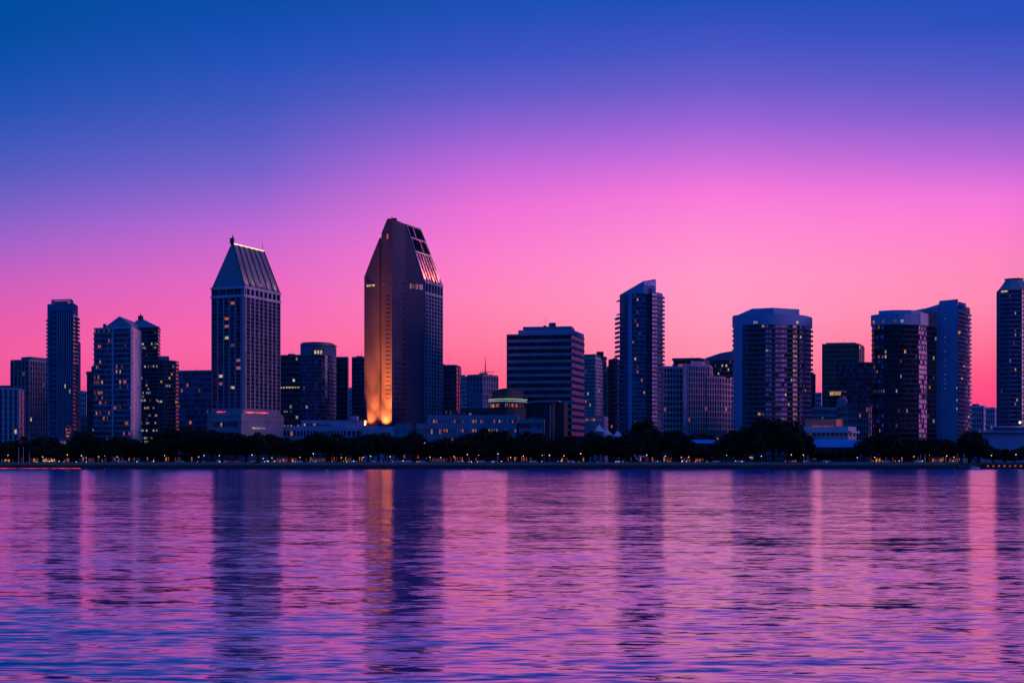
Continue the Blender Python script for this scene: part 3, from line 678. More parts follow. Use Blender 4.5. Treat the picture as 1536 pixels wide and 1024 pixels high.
# S apartment complex
Y = 1125
b = simple('apartment_complex', 'mauve apartment block with a fine window grid, right of the slant topped tower', P(990, Y - 9), P(1028, Y), P(1034, Y + 20), Z(552, Y), 17, 8, 1, 'rose', sp=0.32, pier=.32, lit=0.045, lt=['lo', 'lp', 'ly'], gl=['g1', 'g1', 'g2'])
pl = b.part('pier'); pl.prism(quadp(P(1024.5, Y - 7), P(1032, Y - 5), P(1033, Y)), Z(666, Y), Z(546, Y), 'rose')
b.done()
b = simple('apartment_complex', 'mauve apartment block of tall pink piers, centre of the rosy complex', P(1032, Y - 5), P(1064, Y + 4), P(1068, Y + 20), Z(549, Y), 17, 9, 1, 'rose', sp=0.2, pier=.42, lit=0.02, gl=['g1', 'g2', 'g1'], lt=['lo', 'lp'])
b.part('penthouse').prism(quadp(P(1036, Y + 0), P(1054, Y + 5), P(1057, Y + 15)), Z(549, Y), Z(541, Y), 'rose'); b.done()
simple('apartment_complex', 'lower right mauve block with pink piers, left of the big curved balcony tower', P(1060, Y + 2), P(1082, Y + 8), P(1112, Y + 34), Z(566, Y), 15, 6, 7, 'rose', sp=0.25, pier=.4, lit=0.03, gl=['g1', 'g2', 'g1'], lt=['lo', 'lp']).done()
b = simple('office_block', 'dark penthouse block with two orange lights, peeking over the rosy complex', P(1010, 1200), P(1056, 1194), P(1064, 1214), Z(541, 1194), 20, 12, 0, 'conc_d', sp=0.3, lit=0.0, gl=['g1', 'g3'])
panes(b, sub([P(1010, 1200), P(1056, 1194)], 3, 9), Z(549, 1194), Z(545.5, 1194), 3, ['lo'], .9, ['lw', 'lo'], d=.6, gap=.6)
b.part('roof').prism(quadp(P(1008, 1199), P(1050, 1193), P(1060, 1215)), Z(540, 1194), Z(536.5, 1194), 'conc_d'); b.done()
b = Bld('office_tower', 'dark teal tower with a sloping roof, half hidden by the big curved tower', P(1080, 1230), wall='conc_d')
pl_ = [P(1058, 1236), P(1080, 1226), P(1112, 1226), P(1114, 1256), P(1060, 1256)]
b.wall.prism(pl_, GZ, Z(540, 1230), 'conc_d'); ribbon(b, pl_[:3], GZ, Z(540, 1230), 26, 20, sp=.4, lit=.04, lt=['ly', 'lb', 'ld'], gl=['g1', 'g2', 'g3'], floorlit=lambda k: .35 if k in (23, 24) else .04)
b.part('roof').prism(pl_, Z(540, 1230) + .02, [Z(537, 1236), Z(530, 1230), Z(524, 1226), Z(524, 1256), Z(537, 1256)], 'bluepanel'); b.done()

# T big curved balcony tower
Y = 1050
b = Bld('residential_tower', 'broad curved tower with rows of balconies and a smooth pale crown band', P(1160, Y), wall='bluewall')
fp = [P(1100.5, Y + 22), P(1103, Y + 10), P(1115, Y + 3), P(1135, Y - 1), P(1158, Y - 2), P(1178, Y), P(1196, Y + 5), P(1208, Y + 13), P(1216.5, Y + 26)]
fp0 = fp; fp = smooth(fp)
crz = Z(487, Y); ctop = Z(471, Y)
body = fp + [P(1213, Y + 46), P(1104, Y + 46)]
b.wall.prism(body, GZ, crz, 'conc_d')
cr = b.part('crown'); cr.prism(offs(fp, .9) + body[-2:], crz, ctop, 'bluewall')
cr.prism([P(1101, Y + 22), P(1128, Y + 6), P(1160, Y + 2), P(1199, Y + 12), P(1199, Y + 44), P(1104, Y + 44)], ctop, [ctop + .3, Z(461.5, Y), Z(461, Y), Z(463, Y + 8), Z(463, Y + 8), ctop + .3], 'bluewall')
n0 = plen(fp); s_a = plen(fp[:7]); nfl = 28; fh = (crz - GZ - 1) / nfl
b.wall.band(sub(fp, plen(fp[:4]) * .9, s_a), Z(655, Y), crz, 0, 1.1, 'bluewall')
zones = [(s_a, .30, ['g1', 'g4', 'g1', 'g4', 'g1'], 6, .0), (.30, .42, ['g1', 'g3', 'g2'], 4, .025), (.42, .60, ['gp', 'g4', 'g1', 'gp', 'g4'], 7, .01), (.60, .73, ['g3', 'g3', 'g1'], 5, .06), (.73, .90, ['g4', 'gp', 'g1', 'g4'], 6, .01), (.90, 1.0, ['gp', 'gp', 'g1'], 3, 0)]
pat_cols = {}
for k in range(nfl):
    zz = GZ + 1 + k * fh
    mb = b.part('balcony'); pth = sub(fp, s_a + .2, n0 - .05)
    mb.band(pth, zz, zz + .3, 0, 1.5, 'conc_d'); mb.band(pth, zz + .3, zz + 1.25, 1.34, 1.48, 'conc_d')
    mb.band(fp0[:2], zz, zz + .3, 0, 1.0, 'conc_d'); mb.band(fp0[:2], zz + .3, zz + 1.1, .86, .98, 'bluewall')
    for zi, (f0, f1, gl, nb, lt_) in enumerate(zones):
        a0 = s_a + .5 if zi == 0 else n0 * f0
        pth = sub(fp, a0, n0 * f1 - .3); LL = plen(pth)
        for i in range(nb):
            mat = gl[i % len(gl)]
            if rnd() < .12: mat = pick(DG)
            if rnd() < lt_: mat = pick(['ly', 'lw', 'lb', 'ld'])
            panes(b, sub(pth, LL * i / nb, LL * (i + 1) / nb), zz + .35, zz + fh - .1, 1, [mat], 0, LT, gap=.3)
panes(b, sub(fp, n0 * .33, n0 * .36), crz + .6, crz + 2.2, 1, ['lb'], 1, ['lb'], d=1.0); panes(b, sub(fp, n0 * .68, n0 * .70), crz + 1, crz + 2.6, 1, ['ly'], 1, ['ly'], d=1.0)
b.done()
simple('office_block', 'thin dark slab peeking out right of the broad curved tower', P(1206, 1200), P(1222.5, 1196), P(1223.5, 1210), Z(563, 1200), 24, 4, 0, 'conc_d', sp=.3, lit=0, gl=['g1', 'g3']).done()
simple('background_block', 'narrow hazy block in the gap right of the broad curved tower', P(1221, 2000), P(1232, 1996), P(1234, 2010), Z(590, 2000), 14, 4, 0, 'mauve', sp=.3, lit=0).done()

# V background towers
Y = 1300
b = simple('office_tower', 'dull purple block tower with notched corners, right of the broad curved tower', P(1233, Y + 6), P(1288, Y), P(1296, Y + 30), Z(517, Y), 26, 16, 3, 'brick', sp=0.25, pier=.2, lit=0.012, gl=['g1', 'g2', 'g1', 'g3'])
b.part('penthouse').prism(quadp(P(1239, Y + 8), P(1283, Y + 4), P(1287, Y + 26)), Z(517, Y), Z(513, Y), 'conc_d'); b.done()
b = simple('office_tower', 'dark cube shaped glass block in front of the dull purple tower', P(1254, 1180), P(1312, 1174), P(1318, 1200), Z(545, 1174), 22, 14, 0, 'conc_d', sp=.25, pier=.08, lit=.004, gl=['g1', 'g3', 'g1', 'gt']); b.done()
b = Bld('rooftop_lounge', 'small glass block with a bright yellow lit top, before the dull purple tower', P(1256, 1140), wall='conc_d')
pl_ = quadp(P(1240, 1146), P(1262, 1138), P(1270, 1156)); b.wall.prism(pl_, GZ, Z(593, 1140), 'conc_d'); ribbon(b, pl_[:3], GZ, Z(593, 1140), 14, 12, lit=.03)
panes(b, [P(1245, 1144), P(1262, 1138)], Z(592.5, 1140), Z(587, 1140), 6, ['ly'], .9, ['ly', 'lw'], d=.5, gap=.4); b.wall.prism(pl_, Z(587, 1140), Z(585.5, 1140), 'conc'); b.done()
Y = 1110
b = simple('apartment_block', 'low mauve gridded apartment block, left one behind the orange building', P(1212, Y - 8), P(1252, Y), P(1260, Y + 14), Z(613, Y), 8, 14, 2, 'rose', sp=.3, pier=.35, lit=.01, gl=['g1', 'g2'], lt=['lp']); b.done()
b = simple('apartment_block', 'mauve gridded apartment block with pale cornice, left of the black glass tower', P(1258, Y - 6), P(1270, Y - 10), P(1312, Y + 10), Z(609, Y), 9, 4, 12, 'rose', sp=.3, pier=.35, lit=.01, gl=['g1', 'g2'], lt=['lp'])
b.wall.band([P(1258, Y - 6), P(1270, Y - 10), P(1312, Y + 10)], Z(609, Y) + .3, Z(609, Y) + 1.4, .1, .8, 'conc_l'); b.done()
b = Bld('arched_building', 'small pale rounded building beneath the yellow lit lounge', P(1262, 1120), wall='conc_l')
ar = [P(1256, 1124), P(1260, 1117), P(1266, 1116), P(1271, 1121)]; b.wall.prism(ar + [P(1268, 1132), P(1258, 1132)], GZ, Z(598, 1120), 'conc_l'); grid(b, ar, GZ, Z(600, 1120), 11, 5, lit=.0); b.part('roof').prism(offs(ar, -1.2) + [P(1266, 1130), P(1259, 1130)], Z(598, 1120), Z(595, 1120), 'conc_l'); b.done()
Y = 1040
b = simple('orange_building', 'low building with an orange facade, right of the broad curved tower', P(1208, Y), P(1254, Y - 1), P(1264, Y + 12), Z(631, Y), 3, 9, 2, 'orange', sp=.7, pier=.7, lit=0.1, gl=['g5', 'g2'], lt=['lp'], n_clut=0, dp=.2)
rl = b.part('wall_light'); rl.band(sub([P(1217, Y), P(1254, Y - 1)], .5, 14.5), Z(640, Y), Z(639.3, Y), .3, .6, 'redl'); b.done()
b = simple('terrace_building', 'purple toned terrace roof building below the orange facade', P(1205, 1010), P(1272, 1008), P(1284, 1020), Z(642, 1010), 3, 10, 2, 'conc_l', sp=.62, pier=.55, lit=.03, gl=['g1', 'g3'], n_clut=0, dp=.2)
b.wall.band([P(1205, 1010), P(1272, 1008), P(1284, 1020)], Z(649, 1010), Z(646, 1010), .2, 2.5, 'conc_l'); b.done()
def longroof(nm, x0, x1, Y, yt, ye, x1t):
    b = Bld('pavilion', nm, P((x0 + x1) / 2, Y), wall='conc_d', cat='pavilion')
    b.wall.prism([P(x0 + 2, Y + 2), P(x1 - 3, Y + 2), P(x1 - 3, Y + 16), P(x0 + 2, Y + 16)], GZ, Z(ye, Y), 'conc_d')
    rf = b.part('roof'); zt, ze = Z(yt, Y + 8), Z(ye, Y)
    v = [(*P(x0, Y), ze), (*P(x1, Y), ze), (*P(x1, Y + 18), ze), (*P(x0, Y + 18), ze), (*P(x0 + 1, Y + 2.5), zt), (*P(x1t, Y + 2.5), zt), (*P(x1t, Y + 16), zt), (*P(x0 + 1, Y + 16), zt)]
    rf.add(v, [[0, 1, 5, 4], [1, 2, 6, 5], [2, 3, 7, 6], [3, 0, 4, 7], [4, 5, 6, 7], [3, 2, 1, 0]], 'blueroof')
    L = plen([P(x0 + 2, Y + 2), P(x1 - 3, Y + 2)])
    panes(b, [P(x0 + 4, Y + 2), P(x1 - 5, Y + 2)], GZ + 1, Z(ye, Y) - 1, max(4, int(L / 4)), ['g3', 'g1'], .03, ['ld'], d=.1, gap=1)
    b.done()
longroof('long blue roofed pavilion right of the big dark tree', 1213, 1290, 975, 659.5, 670.5, 1302)
longroof('short bright blue roofed pavilion left of the big dark tree', 1034, 1086, 975, 659.5, 664.5, 1092)
simple('low_building', 'flat dark building above the short blue roofed pavilion', P(1034, 1040), P(1096, 1036), P(1100, 1050), Z(652, 1036), 3, 14, 0, 'conc_d', sp=.5, lit=.05).done()

# Z black glass tower + blue slab
Y = 1050
b = Bld('glass_tower', 'black glass tower with a smooth blue crown, curved front and pink edge strip', P(1350, Y), wall='conc_d')
fp = [P(1308, Y + 10), P(1316, Y + 3), P(1335, Y - 2), P(1356, Y - 3), P(1378, Y + 1)]; fp = smooth(fp); fp2 = [P(1378, Y + 1), P(1390, Y + 12)]; fp3 = [P(1390, Y + 12), P(1405, Y + 14)]
body = fp + fp2[1:] + fp3[1:] + [P(1404, Y + 40), P(1311, Y + 38)]
crz = Z(487, Y); ctop = Z(471, Y)
b.wall.prism(body, GZ, crz, 'conc_d'); b.part('rear_block').prism([fp3[0], fp3[1], P(1404, Y + 40), P(1385, Y + 38)], crz + .02, Z(466, Y + 12), 'conc_d')
cr = b.part('crown'); cr.prism(offs(fp + fp2[1:], .8) + [P(1388, Y + 36), P(1311, Y + 38)], crz, ctop, 'bluewall')
cr.prism([P(1318, Y + 10), P(1340, Y + 4), P(1366, Y + 4), P(1388, Y + 14), P(1386, Y + 34), P(1320, Y + 34)], ctop, Z(464, Y), 'bluewall')
nfl = 28
for pth, nb, gl, lt_, mt in ((fp, 26, ['g3', 'g3', 'g1', 'g3'], .025, 'darkroof'), (fp2, 6, ['gp', 'g4', 'g1', 'gp'], .03, 'conc_d'), (fp3, 5, ['g3', 'g1'], .03, 'darkroof')):
    ribbon(b, pth, GZ, crz, nfl, nb, sp=.26, dp=.5, gl=gl, lit=lt_, lt=['lb', 'lw', 'ld', 'ld', 'ly'], mat=mt)
n0 = plen(fp)
for k in range(nfl):
    fh = (crz - GZ) / nfl
    if rnd() < .6:
        zz = GZ + k * fh; panes(b, sub(fp, n0 * .03, n0 * .33), zz + .6, zz + fh - .5, 8, ['g5', 'g4', 'g1', 'g2'], .05, ['ld', 'lo'], d=.2, gap=.3)
for f, m in ((.1, 'lo'), (.3, 'ld'), (.5, 'ld'), (.62, 'lb')): panes(b, sub(fp, n0 * f, n0 * (f + .06)), crz + 1.2, crz + 3, 2, [m], 1, [m], d=.95)
pn = b.part('rose_panel'); pn.band(fp2, crz + .2, ctop + 1.2, .9, 1.2, 'mauve')
b.done()
Y = 1085
b = Bld('slab_tower', 'tall plain blue slab with swooping roofline, right of and behind the black glass tower', P(1430, Y), wall='bluewall')
A0, A1, A2 = P(1372, Y + 6), P(1437, Y), P(1455, Y + 22)
xs = [1372, 1390, 1400, 1409, 1409.5, 1437, 1443]; ys = [464, 461, 458, 455.5, 450.5, 448.5, 448]
def onl(px): return P(px, Y + 6 - 6 * (px - 1372) / 65)
for i in range(5):
    a, c = onl(xs[i]), onl(min(xs[i + 1], 1437))
    if math.dist(a, c) < .5: continue
    b.wall.prism([a, c, (c[0] + 6, c[1] + 26), (a[0] + 6, a[1] + 26)], GZ, [Z(ys[i], Y), Z(ys[i + 1], Y), Z(ys[i + 1], Y), Z(ys[i], Y)], 'bluewall')
tp2 = Z(457, Y)
b.wall.prism([A1, A2, (A2[0] - 8, A2[1] + 10), (A1[0] + 5, A1[1] + 24)], GZ, tp2, 'bluepanel'); b.part('lift_housing').prism([P(1437.2, Y + 2), P(1449, Y + 14), P(1446, Y + 22), P(1437.5, Y + 14)], tp2, Z(452, Y), 'bluewall')
D = plen([A1, A2])
nb_ = 33; zb = Z(672, Y); fh = (tp2 - 3 - zb) / nb_
for k in range(nb_):
    zz = zb + k * fh; mb = b.part('balcony'); mb.band(sub([A1, A2], .3, D - .3), zz, zz + .3, 0, 1.3 if k > 15 else 1.8, 'bluepanel'); mb.band(sub([A1, A2], .3, D - .3), zz + .3, zz + 1.2, 1.15, 1.28, 'bluewall')
    panes(b, sub([A1, A2], .4, D - .4), zz + .3, zz + fh - .1, 5, ['g3', 'g1', 'g4', 'g1'], .01, ['lw'], gap=.3)
for k in range(16): panes(b, [onl(1417), onl(1418.2)], Z(478 + k * 7, Y), Z(476.5 + k * 7, Y), 1, ['lb'] if rnd() < .65 else ['g4'], 0, LT, d=.06)
for x_, y_ in ((1436, 582), (1436, 600), (1436, 613)): panes(b, [onl(x_ - 1.4), onl(x_)], Z(y_ + 1, Y), Z(y_ - 1.5, Y), 1, ['ly'], 1, ['ly', 'lb'], d=.1)
b.done()

# AA far right tower
Y = 1060
b = Bld('residential_tower', 'dark tower with sloped shoulders and rooftop helipad at the right edge', P(1520, Y), wall='bluepanel')
pl_ = [P(1495.5, Y + 14), P(1500, Y + 4), P(1514, Y), P(1532, Y), P(1544, Y + 4), P(1549, Y + 14), P(1546, Y + 34), P(1499, Y + 34)]
sh = Z(434, Y); b.wall.prism(pl_, GZ, sh, 'conc_d')
nfl = 40
grid(b, pl_[0:3], GZ, sh, nfl, 8, pier=.2, sp=.3, dp=.3, gl=['g1', 'g3', 'g1'], lit=.006, mat='bluepanel')
ribbon(b, pl_[2:4], GZ, sh, nfl, 7, sp=.35, dp=.3, gl=['g1', 'g1', 'g3', 'g2'], lit=.04, lt=['ld', 'lb', 'lw'], mat='bluepanel')
grid(b, pl_[3:6], GZ, sh, nfl, 8, pier=.2, sp=.3, dp=.3, gl=['g1', 'g3', 'g1'], lit=.006, mat='bluepanel')
rf = b.part('roof'); c0 = P(1521, Y + 16); tp_ = [(c0[0] + (p[0] - c0[0]) * .52, c0[1] + (p[1] - c0[1]) * .52) for p in pl_]; md = [(c0[0] + (p[0] - c0[0]) * .72, c0[1] + (p[1] - c0[1]) * .72) for p in pl_]
n = len(pl_); zt = Z(417, Y); zm = Z(425, Y)
rf.add([(*p, sh) for p in pl_] + [(*p, zm) for p in md] + [(*p, zt) for p in tp_], [[i, (i + 1) % n, n + (i + 1) % n, n + i] for i in range(n)] + [[n + i, n + (i + 1) % n, 2 * n + (i + 1) % n, 2 * n + i] for i in range(n)] + [[2 * n + i for i in range(n)]], 'metalroof')
hp = b.part('helipad', rf); hp.prism([(c0[0] + 6.5 * math.cos(t * .52), c0[1] + 6.5 * math.sin(t * .52)) for t in range(12)], zt + .8, zt + 1.1, 'rib'); hp.tube([(c0[0], c0[1], zt), (c0[0], c0[1], zt + .8)], 1, 'rib'); hp.tube([(c0[0] + 3, c0[1], zt + 1), (c0[0] + 3, c0[1], zt + 2.6)], .15, 'rib', 4)
panes(b, [P(1502, Y + 3), P(1512, Y + .6)], Z(438, Y), Z(435.5, Y), 2, ['ly'], 1, ['ly'], d=.5)
b.done()
# BB distant apartments
simple('background_block', 'pinkish low apartment block with stepped top, left of the right edge tower', P(1450, 1400), P(1475, 1396), P(1480, 1410), Z(610, 1400), 10, 7, 1, 'mauve', sp=.35, pier=.4, lit=.03, lt=['lp']).done()
simple('background_block', 'pinkish low block touching the right edge tower', P(1479, 1380), P(1492, 1376), P(1500, 1390), Z(613, 1380), 10, 4, 2, 'mauve', sp=.35, pier=.4, lit=.03, lt=['lp']).done()
# CC right low hall
Y = 1010
b = Bld('waterfront_hall', 'wide low blue hall with a pale curved roof edge at the right edge', P(1510, Y), wall='bluewall')
b.wall.prism([P(1468, Y), P(1560, Y - 2), P(1570, Y + 40), P(1472, Y + 40)], GZ, Z(648, Y), 'bluewall')
rf = b.part('roof'); rf.prism([P(1466, Y - 3), P(1570, Y - 5), P(1575, Y + 42), P(1470, Y + 42)], Z(648, Y), Z(646.6, Y), 'conc_l')
rf.prism([P(1490, Y + 2), P(1570, Y), P(1575, Y + 40), P(1490, Y + 40)], Z(646.6, Y), [Z(642, Y), Z(640, Y), Z(640, Y), Z(642, Y)], 'bluepanel')
rf.prism([P(1488, Y), P(1574, Y - 2), P(1575, Y + 40), P(1490, Y + 40)], Z(641, Y), Z(638.5, Y), 'conc_l')
panes(b, [P(1475, Y), P(1555, Y - 1.8)], GZ + 1, GZ + 5, 12, ['g1', 'g3'], .1, ['ld'], d=.1, gap=2)
b.done()
t = empty('roof_lamp', (*P(1530, 1008), Z(638.5, 1010)), 'bright white lamp on the roof of the right edge hall', 'lamp')
mb = MB(); mb.tube([(0, 0, 0), (0, 0, 1.5)], .1, 'pole', 5); mb.build('pole', t, (0, 0, 0)); mb = MB(); mb.ball((0, 0, 2.1), .75, 'lampw'); mb.build('lamp_globe', t, (0, 0, 0))
# small lit pavilion tower at left
Y = 985
b = Bld('pavilion_tower', 'small brick pavilion tower with orange lit floors in front of the slim crowned tower', P(102, Y), wall='brick')
b.wall.prism(quadp(P(98, Y), P(106, Y - 1), P(108, Y + 6)), GZ, Z(640, Y), 'brick'); b.wall.prism(quadp(P(88, Y + 2), P(116, Y + 1), P(118, Y + 9)), GZ, Z(657, Y), 'conc')
rf = b.part('roof'); q = quadp(P(97, Y - .5), P(107, Y - 1.5), P(109, Y + 6.5)); c0 = (sum(p[0] for p in q) / 4, sum(p[1] for p in q) / 4); rf.add([(*p, Z(640, Y)) for p in q] + [(*c0, Z(636, Y))], [[0, 1, 4], [1, 2, 4], [2, 3, 4], [3, 0, 4]], 'brick')
for yy in (643, 648, 653): panes(b, [P(98.5, Y), P(105.5, Y - 1)], Z(yy + 2, Y), Z(yy - .8, Y), 3, ['lo'], .7, ['lo', 'ld', 'lw'], d=.1, gap=.3)
panes(b, [P(89, Y + 2), P(115, Y + 1)], Z(667, Y), Z(661, Y), 8, ['lp', 'g1'], .5, ['lo', 'lp', 'lw'], d=.1, gap=.6); b.done()

# ================================================================== TREES
def crown_mesh(kind, n, seed):
    r = random.Random(seed); mb = MB(); lobes = []
    # unit tree: height 10, crown from 3 to 10, radius ~4.2
    for i in range(9):
        a = r.random() * 6.28; rr = 2.9 * math.sqrt(r.random()); z = 4.4 + r.random() * 3.6
        if i == 0: rr = 0; z = 8.0
        lobes.append((rr * math.cos(a), rr * math.sin(a), z, 1.2 + r.random() * 1.2))
    if kind == 'wide': lobes = [(x * 1.35, y * 1.35, 3.4 + (z - 3.4) * .85, s * 1.1) for x, y, z, s in lobes]
    if kind == 'tall': lobes = [(x * .6, y * .6, z, s * .9) for x, y, z, s in lobes]
    for i in range(n):
        l = lobes[int(r.random() * len(lobes))]
        d = Vector((r.gauss(0, 1), r.gauss(0, 1), r.gauss(0, .8))).normalized()
        q = l[3] * (0.45 + .62 * r.random() ** .6) * (1.25 if r.random() < .05 else 1)
        c = Vector(l[:3]) + d * q
        if c[2] < 2.6: c[2] = 2.6 + r.random() * .6
        s = .16 + .17 * r.random()
        u = Vector((r.gauss(0, 1), r.gauss(0, 1), r.gauss(0, 1))).normalized(); v = u.orthogonal().normalized()
        w = u.cross(v)
        mb.add([c - v * s - w * s * .7, c + v * s - w * s * .4, c + v * s * .7 + w * s, c - v * s * .6 + w * s * .8], [[0, 1, 2, 3]], 'leaf')
    tr = MB(); tr.tube([(0, 0, -.2), (.1, 0, 1.6), (0, .1, 3.2), (.1, 0, 5.5), (0, 0, 7.8)], [.34, .25, .2, .13, .03], 'bark', 7)
    for l in lobes[1:]:
        z0 = 1.9 + r.random() * 1.6
        tr.tube([(0, 0, z0), (l[0] * .5, l[1] * .5, (z0 + l[2]) * .5 - .1), l[:3]], [.13, .09, .03], 'bark', 5)
    return tr.mesh('trunk'), mb.mesh('crown')
TV = [crown_mesh(k, n, i + 11) for i, (k, n) in enumerate((('round', 3200), ('wide', 3600), ('round', 3000), ('tall', 2200), ('wide', 3400), ('round', 3200)))]
LM = [(0, 46, 'the far left mauve block'), (46, 125, 'the slim crowned tower'), (125, 200, 'the pink sided tower'), (200, 262, 'the pyramid roofed tower'),
      (262, 315, 'the wide dim blue block'), (315, 425, 'the steep roofed hotel'), (425, 480, 'the round ended tower'), (480, 545, 'the low rosy terrace'), (545, 640, 'the uplit hotel'), (640, 720, 'the white hall'), (720, 785, 'the dark canopy building'),
      (785, 880, 'the striped office block'), (880, 925, 'the white tents'), (925, 998, 'the slant topped tower'), (998, 1034, 'the rosy apartments'), (1034, 1098, 'the short blue pavilion'), (1098, 1212, 'the broad curved tower'),
      (1212, 1304, 'the long blue pavilion'), (1304, 1404, 'the black glass tower'), (1404, 1460, 'the plain blue slab'), (1460, 1600, 'the right edge hall')]
def lm(px):
    for a, c, n in LM:
        if px < c: return n
    return LM[-1][2]
ORD = ['first', 'second', 'third', 'fourth', 'fifth', 'sixth', 'seventh', 'eighth', 'ninth', 'tenth', 'eleventh', 'twelfth', 'thirteenth', 'fourteenth']
def labels(pxs, noun, prep='in front of'):
    """one label per item, ordinals counted from the left before the same landmark"""
    order = sorted(range(len(pxs)), key=lambda i: pxs[i]); byl = {}; out = [None] * len(pxs)
    for i in order: byl.setdefault(lm(pxs[i]), []).append(i)
    for l, ids in byl.items():
        for k, i in enumerate(ids):
            nn = noun(i) if callable(noun) else noun
            out[i] = f"{nn} {prep} {l}" if len(ids) == 1 else f"{nn}, {ORD[k]} from left {prep} {l}"
    return out
# px, top py, half-width px, distance, variant
trees = [(-8, 660, 14, 985, 0), (5, 666, 9, 962, 2), (22, 657, 14, 975, 1), (40, 672, 9, 968, 3), (52, 660, 13, 1000, 0), (68, 656, 14, 1004, 2), (84, 664, 10, 1000, 5), (79, 668, 10, 966, 1), (112, 670, 9, 1002, 0), (128, 648, 14, 1000, 2),
         (146, 661, 14, 975, 0), (163, 657, 13, 1000, 1), (177, 655, 14, 980, 5), (196, 659, 13, 998, 2), (212, 660, 13, 978, 4), (228, 662, 12, 1002, 0), (241, 655, 13, 985, 2), (258, 645, 16, 975, 5),
         (278, 638, 19, 985, 4), (299, 639, 18, 978, 1), (318, 645, 15, 1000, 0), (334, 649, 14, 975, 5), (352, 650, 14, 1002, 2), (368, 654, 13, 980, 0), (388, 650, 14, 975, 4), (404, 652, 12, 998, 5), (414, 660, 9, 970, 3),
         (452, 660, 13, 975, 2), (468, 653, 14, 1000, 5), (485, 649, 16, 980, 4), (503, 651, 13, 1000, 0), (520, 652, 14, 978, 1), (536, 656, 11, 1002, 2), (552, 652, 13, 980, 5), (568, 647, 15, 975, 4), (584, 655, 12, 1000, 0),
         (602, 659, 11, 975, 2), (621, 650, 14, 980, 5), (638, 664, 10, 965, 3), (652, 659, 12, 980, 1), (668, 658, 13, 975, 0), (688, 655, 14, 980, 4), (706, 651, 14, 975, 2), (724, 648, 14, 985, 5), (742, 650, 13, 975, 0),
         (758, 647, 14, 985, 4), (776, 651, 13, 975, 1), (793, 650, 13, 982, 5), (809, 654, 12, 972, 2), (840, 657, 12, 975, 0), (856, 655, 13, 980, 5), (872, 654, 13, 972, 4), (889, 649, 12, 980, 2), (905, 654, 12, 970, 0),
         (921, 656, 12, 978, 1), (938, 652, 12, 970, 5), (951, 643, 13, 980, 0), (966, 632, 14, 985, 3), (976, 644, 14, 972, 2), (993, 648, 13, 980, 4), (1010, 647, 14, 975, 5), (1025, 656, 10, 970, 0),
         (1040, 669, 9, 962, 3), (1056, 672, 10, 962, 1), (1074, 670, 9, 962, 0), (1090, 655, 12, 968, 2), (1106, 650, 13, 972, 5), (1123, 638, 16, 975, 4), (1142, 629, 18, 980, 0), (1160, 628, 18, 975, 1), (1180, 633, 17, 980, 5),
         (1197, 643, 14, 972, 2), (1209, 658, 8, 966, 3), (1226, 675, 9, 962, 0), (1250, 676, 10, 962, 1), (1274, 675, 9, 962, 5), (1296, 662, 11, 966, 2), (1309, 652, 13, 980, 4), (1324, 648, 14, 985, 0), (1341, 654, 13, 975, 5),
         (1358, 656, 12, 980, 1), (1374, 658, 12, 972, 2), (1390, 657, 12, 980, 0), (1405, 657, 13, 970, 4), (1421, 661, 13, 978, 5), (1437, 668, 11, 970, 1), (1455, 647, 11, 985, 3), (1466, 650, 11, 985, 0), (1480, 668, 9, 990, 2),
         (1491, 671, 11, 975, 4), (1508, 671, 11, 975, 1), (1522, 675, 9, 978, 5), (1538, 668, 11, 985, 0)]
def tsize(i):
    t = trees[i][1]
    return ('towering dark tree' if t < 640 else 'tall dark tree' if t < 652 else 'medium dark tree' if t < 664 else 'small dark tree')
tl = labels([t[0] for t in trees], lambda i: tsize(i) + (', narrow crowned,' if trees[i][4] == 3 else ''))
rt = random.Random(3)
trees = [(a, b_, c, min(d, 984) if not (300 < a < 432 or 135 < a < 215) else min(d, 968), e) for a, b_, c, d, e in trees]
back = []; xx = -12
while xx < 1545:
    near = sorted(trees, key=lambda t: abs(t[0] - xx))[:2]
    if not (1030 < xx < 1086 or 1212 < xx < 1296): back.append((xx, sum(t[1] for t in near) / 2 + rt.uniform(-3, 13), 14, rt.uniform(964, 972), rt.choice((0, 1, 2, 4, 5))))
    xx += rt.uniform(15, 21)
nfront = len(trees); trees = trees + back
tl += labels([t[0] for t in back], 'dark filler tree of the second row', 'by')
for i, (px, py, hw, Yt, v) in enumerate(trees):
    r = empty('tree', (X(px, Yt), Yt, GZ - .05), tl[i], 'tree', 'dark trees along the waterfront')
    H = Z(py, Yt) - GZ; s = H / 9.6; w = hw * Yt / F / 4.0
    if v == 3: w *= 1.5
    w *= 1.6 if i < nfront else 1.35
    r.scale = (w, w, s); r.rotation_euler = (0, 0, rt.random() * 6.28)
    for nm, me in zip(('trunk', 'crown'), TV[v]):
        o = bpy.data.objects.new(nm, me); C.objects.link(o); o.parent = r
